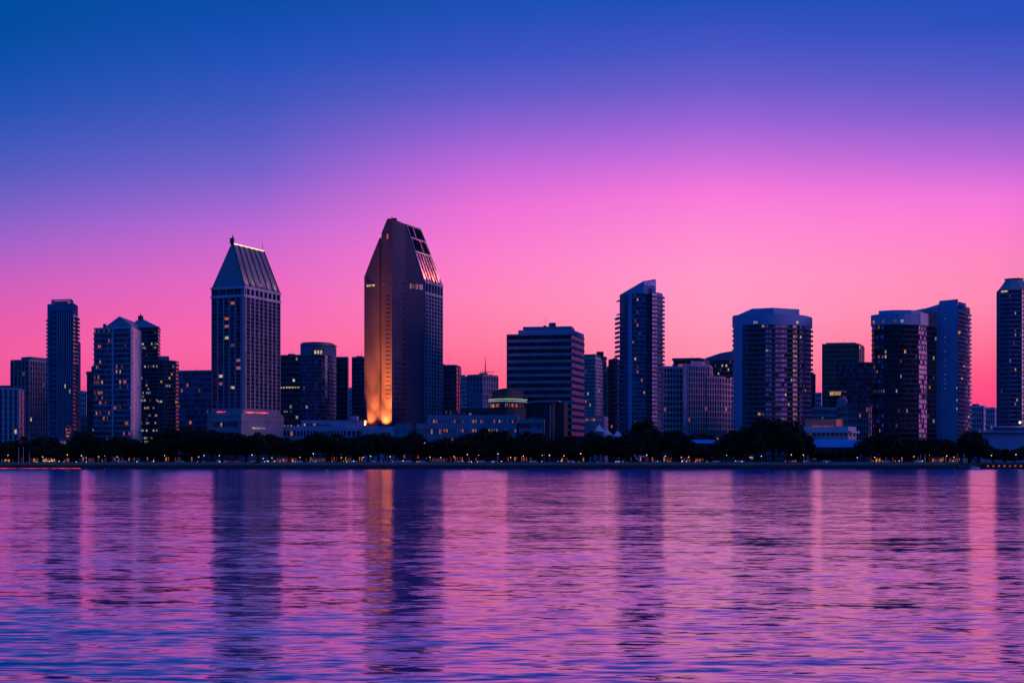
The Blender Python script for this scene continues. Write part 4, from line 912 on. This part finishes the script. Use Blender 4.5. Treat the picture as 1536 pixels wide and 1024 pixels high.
# palms
def palm_mesh(seed):
    r = random.Random(seed); tr = MB(); tr.tube([(0, 0, -.2), (.1, 0, 3), (.25, .05, 6.5), (.3, 0, 9)], [.3, .22, .2, .22], 'bark', 7)
    cr = MB()
    for k in range(22):
        a = k * 2.4 + r.random() * .4; e = 1.1 - 1.7 * (k / 22); pts = []
        for j in range(6):
            t = j / 5; d = 2.7 * t
            pts.append(Vector((.3 + math.cos(a) * d * math.cos(e * .8), math.sin(a) * d * math.cos(e * .8), 9 + d * math.sin(e) - 1.6 * t * t)))
        sd = Vector((-math.sin(a), math.cos(a), 0))
        for j in range(5):
            w0, w1 = [.5 * math.sin(math.pi * (.15 + .8 * (j + q) / 5)) for q in (0, 1)]
            p, q = pts[j], pts[j + 1]; dr = Vector((0, 0, -.3))
            cr.add([p, q, q + sd * w1 + dr * w1, p + sd * w0 + dr * w0], [[0, 1, 2, 3]], 'leaf'); cr.add([p, p - sd * w0 + dr * w0, q - sd * w1 + dr * w1, q], [[0, 1, 2, 3]], 'leaf')
    return tr.mesh('trunk'), cr.mesh('crown')
PM = [palm_mesh(5), palm_mesh(9)]
palms = [(727, 640, 968), (745, 645, 970), (760, 643, 966), (788, 645, 968), (803, 648, 966), (672, 655, 962), (1036, 652, 1000), (1052, 648, 1002), (1068, 650, 1001), (1180, 652, 962), (1265, 660, 990), (1345, 652, 962), (620, 645, 1010), (36, 652, 985), (430, 655, 972)]
pl2 = labels([p[0] for p in palms], 'slender palm')
for i, (px, py, Yt) in enumerate(palms):
    r = empty('palm_tree', (X(px, Yt), Yt, GZ - .05), pl2[i], 'palm tree', 'palms along the waterfront'); s = (Z(py, Yt) - GZ) / 10; r.scale = (s, s, s); r.rotation_euler = (0, 0, rt.random() * 6)
    for nm, me in zip(('trunk', 'crown'), PM[i % 2]):
        o = bpy.data.objects.new(nm, me); C.objects.link(o); o.parent = r

# ================================================================== SHORE FURNITURE
def copyset(name, cat, meshes, items, group, lbls):
    for (loc, rz, mats), lb in zip(items, lbls):
        r = empty(name, loc, lb, cat, group); r.rotation_euler = (0, 0, rz)
        if cat == 'street lamp': r.scale = (1, 1, .68 + .45 * rl_.random())
        for nm, me in meshes if not callable(meshes) else meshes(mats):
            o = bpy.data.objects.new(nm, me); C.objects.link(o); o.parent = r
def lampmesh(g, h, r):
    a = MB(); a.tube([(0, 0, 0), (0, 0, .5), (0, 0, h)], [.16, .1, .07], 'pole', 6); a.box((0, 0, .08), (.5, .5, .16), 'pole'); a.box((0, 0, h + r * 1.9), (.5, .5, .1), 'pole')
    q = MB(); q.ball((0, 0, h + r), r, g); return [('pole', a.mesh('pole')), ('lamp_globe', q.mesh('lamp_globe'))]
LMp = {k: lampmesh(k, h, r) for k, h, r in (('lamp', 4.0, .22), ('lampw', 4.6, .2), ('lampo', 3.0, .3))}
LMh = {k: lampmesh(k, 10.5, .36) for k in ('lamp', 'lampw')}
def Gz(Yv): return 1.9 + (GZ - 1.9) * min(1, max(0, (Yv - 931) / 27))
lx = [12, 52, 64, 81, 91, 101, 122, 148, 157, 176, 209, 247, 298, 306, 329, 378, 395, 408, 419, 450, 470, 499, 512, 525, 545, 556, 585, 609, 618, 645, 661, 681, 701, 718, 747, 766, 785, 813, 824, 846, 871, 970, 998, 1022, 1033, 1045, 1068, 1090, 1125, 1142, 1187, 1205, 1286, 1312, 1371, 1394, 1420, 1431, 1487, 1524]
warm = {12, 52, 58, 64, 71, 76, 81, 101, 419, 424, 430, 438, 525, 681, 1033, 1022, 1394, 1420, 1431, 408, 652, 661, 512}
its = []; kinds = []
rl_ = random.Random(8)
for px in lx:
    Yt = 950 + rl_.random() * 24
    k = 'lampo' if px in warm and rl_.random() < .75 else ('lampw' if rl_.random() < .4 else 'lamp')
    kinds.append(k); its.append(((X(px, Yt), Yt, Gz(Yt)), 0, k))
lbl = labels(lx, lambda i: {'lampo': 'short amber globe lamp', 'lampw': 'white globe lamp post', 'lamp': 'warm globe lamp post'}[kinds[i]], 'before')
copyset('street_lamp', 'street lamp', lambda k: LMp[k], its, 'globe lamps along the promenade', lbl)
tall = [(130, 668, 'lamp'), (136, 668, 'lampw'), (63, 671, 'lamp'), (1011, 672, 'lamp'), (5, 668, 'lampw'), (637, 661, 'lamp'), (604, 661, 'lamp'), (1188, 664, 'lampw')]
copyset('tall_lamp', 'street lamp', lambda k: LMh[k], [((X(a, 970), 970, GZ + (Z(b, 970) - GZ - 11.4) * .0), 0, k) for a, b, k in tall], 'tall lamps among the trees', labels([t[0] for t in tall], 'tall lamp post'))
# kiosks
def kiosk(px, w, d, Yt, roofc, litm, label):
    r = empty('kiosk', (X(px, Yt), Yt, Gz(Yt)), label, 'kiosk', 'kiosks on the promenade')
    mb = MB(); wm = w * Yt / F
    mb.box((0, 0, 1.6), (wm, d, 3.2), 'brick'); mb.build('wall', r, (0, 0, 0))
    mb = MB(); mb.add([(-wm / 2 - .5, -d / 2 - .5, 3.2), (wm / 2 + .5, -d / 2 - .5, 3.2), (wm / 2 + .5, d / 2 + .5, 3.2), (-wm / 2 - .5, d / 2 + .5, 3.2), (-wm / 4, 0, 4.4), (wm / 4, 0, 4.4)], [[0, 1, 5, 4], [1, 2, 5], [2, 3, 4, 5], [3, 0, 4], [3, 2, 1, 0]], roofc); mb.build('roof', r, (0, 0, 0))
    n = max(2, int(wm / 1.4))
    for i in range(n):
        mb = MB(); mb.box((-wm / 2 + wm * (i + .5) / n, -d / 2 - .05, 1.5), (wm / n * .62, .1, 1.7), litm if rl_.random() < .7 else 'ld'); mb.build('window', r, (0, 0, 0))
kiosk(10, 14, 4, 968, 'brick', 'lw', 'small warm lit kiosk with a hipped roof at the far left edge')
kiosk(55, 9, 4, 966, 'darkroof', 'lw', 'bright amber lit kiosk left of the market row')
kiosk(75, 20, 5, 966, 'brick', 'lw', 'long amber lit market kiosk before the slim crowned tower')
kiosk(101, 9, 4, 968, 'darkroof', 'lo', 'orange lit kiosk below the small brick pavilion tower')
kiosk(138, 9, 4, 968, 'darkroof', 'ld', 'dim kiosk before the pink sided tower')
kiosk(424, 17, 4, 966, 'brick', 'lo', 'orange lit kiosk below the red orange terrace')
kiosk(442, 8, 4, 968, 'darkroof', 'lo', 'narrow orange lit kiosk right of the red orange terrace')
kiosk(478, 22, 4, 968, 'darkroof', 'ld', 'dimly lit long kiosk before the round ended tower')
kiosk(524, 6, 3, 962, 'darkroof', 'lw', 'tiny bright amber kiosk before the low rosy terrace')
kiosk(660, 24, 4, 970, 'brick', 'ld', 'dimly lit long kiosk before the left half of the white hall')
kiosk(1030, 12, 4, 966, 'brick', 'lo', 'red lit kiosk before the rosy apartment complex')
kiosk(1049, 14, 4, 968, 'brick', 'lo', 'red lit kiosk before the short blue roofed pavilion')
kiosk(1316, 9, 4, 968, 'darkroof', 'lw', 'small warm lit kiosk before the black glass tower')
kiosk(1404, 16, 4, 966, 'brick', 'lo', 'rosy lit kiosk right of the black glass tower')
kiosk(1428, 12, 4, 966, 'brick', 'lp', 'rosy lit kiosk before the plain blue slab')
# cars
def carmeshes(paint):
    b_ = MB()
    prof = [(-2.2, .35), (-2.2, .95), (-1.6, 1.05), (-.9, 1.5), (.7, 1.52), (1.4, 1.05), (2.2, .85), (2.2, .35)]
    n = len(prof); vs = [(x, -.85, z) for x, z in prof] + [(x, .85, z) for x, z in prof]
    b_.add(vs, [[i, (i + 1) % n, n + (i + 1) % n, n + i] for i in range(n)] + [list(range(n))[::-1], [n + i for i in range(n)]], paint)
    w_ = MB()
    for s in (-1, 1): w_.add([(-1.3, s * .87, 1.08), (1.15, s * .87, 1.08), (.6, s * .87, 1.45), (-.85, s * .87, 1.45)], [[0, 1, 2, 3]], 'g3')
    out = [('body', b_.mesh('body')), ('window', w_.mesh('window'))]
    for x in (-1.35, 1.35):
        for y in (-.85, .85):
            q = MB(); q.tube([(x, y - .1, .33), (x, y + .1, .33)], .33, 'tyre', 10); out.append(('wheel', q.mesh('wheel')))
    for y in (-.6, .6):
        q = MB(); q.box((2.22, y, .72), (.06, .24, .16), 'ly'); out.append(('headlight', q.mesh('headlight')))
        q = MB(); q.box((-2.22, y, .8), (.06, .34, .2), 'red'); out.append(('taillight', q.mesh('taillight')))
    return out
CM = {k: carmeshes(k) for k in ('paint1', 'paint2', 'paint3')}
cars = [(332, 963, 1.2, 'paint2'), (340, 963, 1.4, 'paint1'), (346, 964, 1.5, 'paint2'), (353, 963, 1.7, 'paint2'), (358, 964, 1.3, 'paint1'), (328, 962, -1.4, 'paint3'), (184, 962, .1, 'paint1'), (222, 962, 0, 'paint2'), (270, 962, .1, 'paint1'), (303, 962, -.9, 'paint2'), (380, 962, 1.2, 'paint1'),
        (448, 956, .05, 'paint3'), (468, 955, -.6, 'paint1'), (498, 962, 0, 'paint2'), (530, 962, .0, 'paint3'), (560, 957, -1.3, 'paint1'), (572, 962, 0, 'paint2'), (598, 962, .1, 'paint1'), (612, 962, 0, 'paint3'), (632, 957, 0, 'paint1'), (672, 957, .2, 'paint2'), (690, 956, 0, 'paint3'), (722, 957, 0, 'paint3'), (741, 957, .1, 'paint1'), (770, 956, 0, 'paint2'), (800, 956, .4, 'paint1'),
        (858, 952, -1.2, 'paint1'), (893, 952, -1.0, 'paint2'), (926, 952, -1.3, 'paint3'), (985, 956, 0, 'paint1'), (1057, 954, -.8, 'paint2'), (1075, 956, 0, 'paint3'), (1110, 957, 0, 'paint1'), (1186, 960, 1.4, 'paint2'), (1190, 960, 1.5, 'paint1'), (1240, 960, 0, 'paint3'), (1330, 960, .1, 'paint1'), (1378, 958, .2, 'paint3'), (1480, 966, 0, 'paint1')]
cn = {'paint1': 'silver parked car', 'paint2': 'dark parked car', 'paint3': 'white parked car'}
copyset('parked_car', 'car', lambda k: CM[k], [((X(a, Yt), Yt, Gz(Yt) + .03), rz, k) for a, Yt, rz, k in cars], 'cars parked along the waterfront', labels([c[0] for c in cars], lambda i: cn[cars[i][3]], 'before'))
# flagpoles
fps = [(28, 671), (35, 671), (1436, 680), (1446, 680), (44, 680), (1381, 681), (1388, 681)]
for (a, yy), lb in zip(fps, labels([f[0] for f in fps], 'bare white pole')):
    mb = MB(); mb.tube([(0, 0, 0), (0, 0, Z(yy, 955) - Gz(955))], [.16, .09], 'polew', 6); mb.ball((0, 0, Z(yy, 955) - Gz(955)), .2, 'polew', 6)
    o = mb.build('flagpole', None, (0, 0, 0)); o.location = (X(a, 955), 955, Gz(955)); tag(o, lb, 'flagpole', 'bare poles on the promenade')
# railing
for (x0, x1, nm) in ((-60, 380, 'thin metal railing along the left third of the promenade'), (1085, 1437, 'thin rosy railing along the right part of the promenade'), (390, 1075, 'thin metal railing along the middle of the promenade')):
    Yr = 946; r = empty('railing', (X(x0, Yr), Yr, Gz(Yr)), nm, 'railing')
    mb = MB(); L = X(x1, Yr) - X(x0, Yr)
    for h in (.55, 1.05): mb.box((L / 2, 0, h), (L, .09, .09), 'polew')
    mb.build('rail', r, (0, 0, 0))
    n = int(L / 3); mb = MB()
    for i in range(n + 1): mb.box((L * i / n, 0, .5), (.1, .1, 1.0), 'pole')
    if n > 99: o = mb.build('post', r, (0, 0, 0)); o['kind'] = 'stuff'
    else:
        me = None
        q = MB(); q.box((0, 0, .5), (.1, .1, 1.0), 'pole'); me = q.mesh('post')
        for i in range(n + 1): o = bpy.data.objects.new('post', me); C.objects.link(o); o.parent = r; o.location = (L * i / n, 0, 0)
# low arcades seen between the trunks
for px0, px1, nm, mt in ((216, 300, 'low dim arcade behind the trees before the pyramid roofed tower', 'conc_d'), (440, 545, 'long low arcade with amber openings behind the trees below the round ended tower', 'brick'),
                         (640, 740, 'low arcade with amber openings behind the trees before the white hall', 'brick'), (750, 812, 'short low arcade behind the trees before the dark canopy building', 'conc_d'),
                         (838, 884, 'low arcade behind the trees before the striped office block', 'conc_d'), (938, 1026, 'low arcade with rosy openings behind the trees below the slant topped tower', 'brick'),
                         (1310, 1440, 'long low arcade behind the trees before the black glass tower', 'conc_d'), (20, 84, 'low amber lit arcade behind the trees at the far left', 'brick')):
    b = Bld('arcade', nm, P((px0 + px1) / 2, 986), wall=mt); q = [P(px0, 986), P(px1, 986)]
    b.wall.prism([q[0], q[1], (q[1][0], 989), (q[0][0], 989)], GZ, GZ + 4.2, mt)
    n = int((px1 - px0) / 3.4); grid(b, q, GZ, GZ + 4.2, 1, n, pier=.45, sp=.3, dp=.3, gl=['g1', 'g3', 'g1'], lit=.42, lt=['ld', 'lo', 'ld', 'lp', 'lw', 'ld'])
    b.part('roof').prism([(q[0][0] - .5, 985), (q[1][0] + .5, 985), (q[1][0] + .5, 989.6), (q[0][0] - .5, 989.6)], GZ + 4.2, GZ + 4.6, 'darkroof'); b.done()
rb2 = random.Random(21)
def bolm(g):
    a = MB(); a.tube([(0, 0, 0), (0, 0, .9)], .1, 'pole', 6); q = MB(); q.ball((0, 0, 1.05), .17, g, 6); return [('post', a.mesh('post')), ('lamp_cap', q.mesh('lamp_cap'))]
BM = {k: bolm(k) for k in ('lampo', 'lamp', 'lampw')}
bx = [rb2.uniform(*r) for r in ((48, 86),) * 9 + ((88, 200),) * 6 + ((200, 330),) * 5 + ((395, 445),) * 9 + ((445, 600),) * 8 + ((600, 720),) * 8 + ((720, 880),) * 8 + ((880, 1000),) * 4 + ((1000, 1060),) * 8 + ((1060, 1300),) * 8 + ((1300, 1440),) * 8]
bk = [rb2.choice(('lampo', 'lampo', 'lamp', 'lampw')) for _ in bx]
copyset('bollard_light', 'bollard light', lambda k: BM[k], [((X(px, yy), yy, Gz(yy)), 0, k) for px, k, yy in ((p, k, rb2.uniform(948, 960)) for p, k in zip(bx, bk))], 'low bollard lights along the shore', labels(bx, lambda i: {'lampo': 'amber bollard light', 'lamp': 'warm bollard light', 'lampw': 'white bollard light'}[bk[i]], 'before'))
# curved sculpture
r = empty('sculpture', (X(957, 955), 955, Gz(955)), 'curved pale pink sculpture shaped like a hull on the shore', 'sculpture')
mb = MB(); pts = []
for k in range(11):
    t = k / 10; pts.append((-2.3 + 4.6 * t, 0, 1.0 + 4.0 * (1 - t) ** 2.2))
mb.tube(pts, [.2, .35, .45, .5, .55, .55, .5, .5, .45, .35, .25], 'sail', 8); mb.build('hull', r, (0, 0, 0))
mb = MB(); mb.box((2.6, 0, 3.9), (4.6, 1, 1.0), 'mauve'); mb.box((1.2, 0, 2.2), (.3, .3, 3), 'mauve'); mb.box((4.2, 0, 1.9), (.3, .3, 3.8), 'mauve'); mb.build('deck', r, (0, 0, 0))
# seawall, pier
XI = X(1437, 930)
mb = MB(); mb.prism([(-900, 930), (XI, 930), (XI, 950), (XI - 1.4, 950), (XI - 1.4, 931.4), (-900, 931.4)], -2, 2.0, 'stone'); mb.prism([(-900, 929.8), (XI + .2, 929.8), (XI + .2, 931.7), (-900, 931.7)], 2.0, 2.25, 'conc_d')
tag(mb.build('seawall'), 'long low dark stone seawall along the far shore', 'seawall')
mb = MB(); mb.prism([(XI - 1, 950), (900, 950), (900, 951.5), (XI - 1, 951.5)], -2, 2.0, 'stone')
tag(mb.build('seawall'), 'recessed seawall behind the inlet at the right', 'seawall')
mb = MB(); mb.box((X(53, 929.5), 929.55, .35), (X(105, 930) - X(-30, 930), .2, .16), 'redl'); tag(mb.build('glow_strip'), 'red reflection streak, a glowing strip at the foot of the seawall at the far left', 'light strip')  # red reflection at the waterline, built as a glowing strip
r = empty('pier', (X(1476, 932), 932, 0), 'dark pier with a row of small orange lights at the right edge', 'pier')
x0 = X(1474, 932); x1 = X(1590, 932)
mb = MB(); mb.prism([(x0, 931), (x1, 931), (x1, 940), (x0, 940)], 2.4, 3.0, 'conc_d'); mb.prism([(x0 + .5, 931.6), (x1, 931.6), (x1, 939.5), (x0 + .5, 939.5)], .1, 2.4, 'stone'); mb.build('deck', r)
for i in range(9):
    mb = MB(); px = X(1481.5 + i * 8.2, 932); mb.box((px, 931.3, 1.7), (1.0, .3, .8), 'lo'); mb.build('lamp', r)
for i in range(14):
    mb = MB(); mb.tube([(x0 + .6 + i * 3.2, 930.7, -2), (x0 + .6 + i * 3.2, 930.7, 3.6)], .2, 'bark', 7); mb.build('pile', r)
mb = MB(); mb.box(((x0 + x1) / 2, 931.1, 3.9), (x1 - x0, .08, .08), 'pole'); mb.build('rail', r)
# inlet ramp
r = MB(); r.prism([(XI + 1, 931.5), (x0 - .5, 931.5), (x0 - .5, 949.9), (XI + 1, 949.9)], -1, [.5, .5, 2.4, 2.4], 'stone'); tag(r.build('boat_ramp'), 'dark boat ramp in the inlet left of the pier', 'boat ramp')
# boat
r = empty('motor_boat', (X(1462, 927), 927, 0), 'small pale motor boat moored left of the pier', 'boat')
mb = MB(); hp_ = [(-2.6, -.9), (1.4, -.9), (2.9, 0), (1.4, .9), (-2.6, .9)]; n = 5
mb.add([(x * .85, y * .7, -.3) for x, y in hp_] + [(x, y, .9) for x, y in hp_], [[i, (i + 1) % n, n + (i + 1) % n, n + i] for i in range(n)] + [[n + i for i in range(n)]], 'white'); mb.build('hull', r, (0, 0, 0))
mb = MB(); mb.prism([(-1.4, -.7), (.7, -.7), (.9, .7), (-1.4, .7)], .9, 1.9, 'white'); mb.prism([(-1.5, -.8), (1.0, -.8), (1.0, .8), (-1.5, .8)], 1.9, 2.0, 'conc_d'); mb.build('cabin', r, (0, 0, 0))
mb = MB(); mb.box((-.4, -.73, 1.45), (1.6, .06, .5), 'g1'); mb.build('window', r, (0, 0, 0))

# ================================================================== GROUND / WATER
gm = MB()
xs = [-6000, XI - 1.2, XI - 1.2, 6000]
def strip(mb, x0, x1, prof, mat):
    for (ya, za), (yb, zb) in zip(prof[:-1], prof[1:]): mb.add([(x0, ya, za), (x1, ya, za), (x1, yb, zb), (x0, yb, zb)], [[0, 1, 2, 3]], mat)
M['grass'] = surf('shore grass', (0.045, 0.07, 0.035), rough=.95, scale=.4, var=.4)
M['pave'] = surf('promenade paving', (0.22, 0.21, 0.21), rough=.85, scale=.5)
M['asph'] = surf('asphalt', (0.05, 0.05, 0.055), rough=.9, scale=.5)
strip(gm, -6000, XI - 1.2, [(931.3, 1.9), (958, GZ), (1200, GZ), (9000, GZ)], 'grass'); strip(gm, XI - 1.2, 6000, [(951, 1.95), (958, GZ), (1200, GZ), (9000, GZ)], 'grass')
structure(gm.build('ground'))
mb = MB(); za, zb = Gz(941.5) + .03, Gz(945.5) + .03; mb.add([(-900, 941.5, za), (XI - 3, 941.5, za), (XI - 3, 945.5, zb), (-900, 945.5, zb)], [[0, 1, 2, 3]], 'pave'); structure(mb.build('path'))
mb = MB(); mb.add([(-900, 961, GZ + .02), (900, 961, GZ + .02), (900, 969, GZ + .02), (-900, 969, GZ + .02)], [[0, 1, 2, 3]], 'asph'); structure(mb.build('road'))

W_A, W_B, W_C, W_TILT, W_R = .23, .15, .05, 0.0, .06
def water():
    m, nt, b = newmat('harbour water')
    N = nt.nodes.new; Lk = nt.links.new
    geo = N('ShaderNodeNewGeometry')
    def noise(sx, sy, sc, det, ro=.5):
        mp = N('ShaderNodeMapping'); mp.inputs['Scale'].default_value = (sx, sy, 1); Lk(geo.outputs['Position'], mp.inputs['Vector'])
        n = N('ShaderNodeTexNoise'); n.inputs['Scale'].default_value = sc; n.inputs['Detail'].default_value = det; n.inputs['Roughness'].default_value = ro
        Lk(mp.outputs[0], n.inputs['Vector'])
        s = N('ShaderNodeVectorMath'); s.operation = 'SUBTRACT'; s.inputs[1].default_value = (.5, .5, .5); Lk(n.outputs['Color'], s.inputs[0])
        return s.outputs[0]
    def vmul(v, c):
        s = N('ShaderNodeVectorMath'); s.operation = 'MULTIPLY'; s.inputs[1].default_value = c; Lk(v, s.inputs[0]); return s.outputs[0]
    def vadd(a, c):
        s = N('ShaderNodeVectorMath'); s.operation = 'ADD'; Lk(a, s.inputs[0]); Lk(c, s.inputs[1]); return s.outputs[0]
    a = vmul(noise(.30, 1.0, 4.0, 3), (.12, W_A, 0)); c = vmul(noise(.32, 1.0, .8, 2), (.04, W_B, 0)); d = vmul(noise(.5, 1, .06, 2), (.02, W_C, 0))
    s = vadd(vadd(a, c), d)
    up_ = N('ShaderNodeCombineXYZ'); up_.inputs[2].default_value = 1
    # at grazing view only the wave faces turned to the viewer stay visible: lean grows with distance
    sy = N('ShaderNodeSeparateXYZ'); Lk(geo.outputs['Position'], sy.inputs[0])
    mr = N('ShaderNodeMapRange'); mr.inputs['From Min'].default_value = 30; mr.inputs['From Max'].default_value = 930
    mr.inputs['To Min'].default_value = -.019; mr.inputs['To Max'].default_value = -.066
    Lk(sy.outputs[1], mr.inputs['Value']); Lk(mr.outputs[0], up_.inputs[1])
    s = vadd(s, up_.outputs[0])
    nn = N('ShaderNodeVectorMath'); nn.operation = 'NORMALIZE'; Lk(s, nn.inputs[0]); Lk(nn.outputs[0], b.inputs['Normal'])
    b.inputs['Base Color'].default_value = (.003, .055, .28, 1)
    m2 = N('ShaderNodeMapRange'); m2.inputs['From Min'].default_value = 60; m2.inputs['From Max'].default_value = 800
    m2.inputs['To Min'].default_value = W_R; m2.inputs['To Max'].default_value = .15; Lk(sy.outputs[1], m2.inputs['Value']); Lk(m2.outputs[0], b.inputs['Roughness'])
    b.inputs['IOR'].default_value = 1.48
    return m

M['water'] = water()
mb = MB(); mb.add([(-6000, -3000, 0), (6000, -3000, 0), (6000, 960, 0), (-6000, 960, 0)], [[0, 1, 2, 3]], 'water'); structure(mb.build('water'))

# ================================================================== SKY
w = bpy.data.worlds.new('World'); sc.world = w; w.use_nodes = True
nt = w.node_tree; N = nt.nodes.new; Lk = nt.links.new
bg = nt.nodes['Background']; tc = N('ShaderNodeTexCoord'); sx = N('ShaderNodeSeparateXYZ'); Lk(tc.outputs['Generated'], sx.inputs[0])
def math_(op, a, c=None, clamp=False):
    n = N('ShaderNodeMath'); n.operation = op; n.use_clamp = clamp
    for i, q in enumerate((a, c)):
        if q is None: continue
        if isinstance(q, (int, float)): n.inputs[i].default_value = q
        else: Lk(q, n.inputs[i])
    return n.outputs[0]
xo, yo, zo = sx.outputs
hyp = math_('SQRT', math_('ADD', math_('MULTIPLY', xo, xo), math_('MULTIPLY', yo, yo)))
el = math_('ARCTAN2', zo, hyp)
az = math_('ARCTAN2', xo, yo)
TOP = 1.2
fac = math_('DIVIDE', el, TOP, True)
def ramp(stops):
    n = N('ShaderNodeValToRGB'); cr = n.color_ramp; cr.interpolation = 'LINEAR'
    st = sorted([(math.atan(max(0, (HOR - y)) / F) / TOP if y > -3000 else 1.0, c) for y, c in stops])
    while len(cr.elements) < len(st): cr.elements.new(.5)
    for e, (p, c) in zip(cr.elements, st): e.position = p
    for i, (p, c) in enumerate(st): cr.elements[i].position = p; cr.elements[i].color = lin(c)
    Lk(fac, n.inputs['Fac']); return n.outputs[0]
UPP = [(-300, (6, 74, 165)), (-800, (4, 76, 172)), (-1800, (4, 80, 182)), (-5000, (4, 88, 190))]
R_L = ramp([(692, (236, 62, 125)), (595, (242, 80, 148)), (537, (242, 92, 162)), (487, (230, 92, 172)), (436, (205, 95, 190)), (384, (165, 98, 200)), (335, (125, 97, 200)), (284, (88, 92, 192)), (234, (60, 88, 188)), (184, (35, 82, 182)), (132, (15, 79, 174)), (69, (0, 76, 160))] + UPP)
R_2 = ramp([(692, (246, 66, 125)), (590, (248, 88, 148)), (520, (252, 104, 168)), (430, (235, 104, 195)), (380, (212, 104, 205)), (344, (188, 104, 212)), (318, (165, 102, 210)), (265, (120, 98, 205)), (212, (88, 92, 198)), (160, (62, 87, 190)), (106, (40, 82, 188)), (53, (22, 78, 180)), (0, (8, 76, 165))] + UPP)
R_M = ramp([(692, (252, 75, 125)), (600, (255, 90, 135)), (560, (255, 102, 142)), (504, (255, 125, 165)), (448, (255, 133, 186)), (381, (253, 125, 205)), (314, (238, 113, 215)), (258, (200, 105, 218)), (202, (150, 98, 212)), (146, (100, 91, 202)), (90, (62, 84, 195)), (34, (40, 80, 188)), (0, (28, 80, 180))] + UPP)
R_C = ramp([(692, (252, 80, 130)), (600, (255, 115, 150)), (540, (255, 142, 170)), (477, (255, 152, 192)), (415, (255, 153, 202)), (352, (255, 140, 210)), (294, (250, 122, 218)), (241, (203, 110, 220)), (188, (155, 100, 215)), (136, (110, 92, 205)), (82, (75, 86, 198)), (29, (48, 80, 190)), (0, (30, 80, 185))] + UPP)
R_R = ramp([(692, (245, 60, 125)), (615, (250, 70, 130)), (570, (255, 84, 136)), (520, (255, 115, 152)), (460, (255, 138, 178)), (400, (255, 135, 192)), (344, (255, 125, 212)), (312, (243, 120, 218)), (282, (215, 112, 220)), (250, (180, 105, 215)), (188, (120, 95, 206)), (126, (80, 88, 200)), (62, (45, 80, 190)), (0, (30, 80, 185))] + UPP)
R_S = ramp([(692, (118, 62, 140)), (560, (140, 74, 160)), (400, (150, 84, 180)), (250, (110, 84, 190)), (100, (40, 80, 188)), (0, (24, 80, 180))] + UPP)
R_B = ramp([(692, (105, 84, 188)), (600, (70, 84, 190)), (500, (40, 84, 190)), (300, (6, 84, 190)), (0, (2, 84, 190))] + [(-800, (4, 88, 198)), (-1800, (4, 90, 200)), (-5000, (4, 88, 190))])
def mix(a, c, f):
    n = N('ShaderNodeMixRGB'); Lk(f, n.inputs[0]); Lk(a, n.inputs[1]); Lk(c, n.inputs[2]); return n.outputs[0]
def step(v, a, c):
    n = N('ShaderNodeMapRange'); n.inputs['From Min'].default_value = a; n.inputs['From Max'].default_value = c; Lk(v, n.inputs['Value']); return n.outputs[0]
col = mix(R_L, R_2, step(az, -.31, -.155)); col = mix(col, R_M, step(az, -.155, -.016)); col = mix(col, R_C, step(az, -.016, .125)); col = mix(col, R_R, step(az, .125, .29))
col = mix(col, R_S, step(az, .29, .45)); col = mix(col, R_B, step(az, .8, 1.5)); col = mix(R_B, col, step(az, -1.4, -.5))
Lk(col, bg.inputs['Color']); bg.inputs['Strength'].default_value = 1.0

# afterglow from the right
sl = bpy.data.lights.new('sun', 'SUN'); sl.energy = 1.05; sl.angle = math.radians(18); sl.color = (1.0, .36, .68)
so = bpy.data.objects.new('sun', sl); C.objects.link(so)
saz = math.radians(95); sel = math.radians(5)
dirv = Vector((math.sin(saz) * math.cos(sel), math.cos(saz) * math.cos(sel), math.sin(sel)))
so.rotation_euler = (-dirv).to_track_quat('-Z', 'Y').to_euler(); so.location = (300, 0, 300)

cam = bpy.data.cameras.new('camera'); co = bpy.data.objects.new('camera', cam); C.objects.link(co); sc.camera = co
co.location = (0, 0, CAMH); co.rotation_euler = (math.radians(90), 0, 0)
cam.sensor_width = 36; cam.lens = 36 * F / 1536; cam.shift_y = (HOR - 512) / 1536; cam.clip_end = 20000; cam.clip_start = .5
sc.view_settings.view_transform = 'Standard'; sc.view_settings.look = 'None'; sc.view_settings.exposure = 0; sc.view_settings.gamma = 1
sc.cycles.use_denoising = True; sc.cycles.max_bounces = 4; sc.cycles.diffuse_bounces = 2; sc.cycles.glossy_bounces = 3; sc.cycles.sample_clamp_indirect = 3
sc.cycles.use_light_tree = True
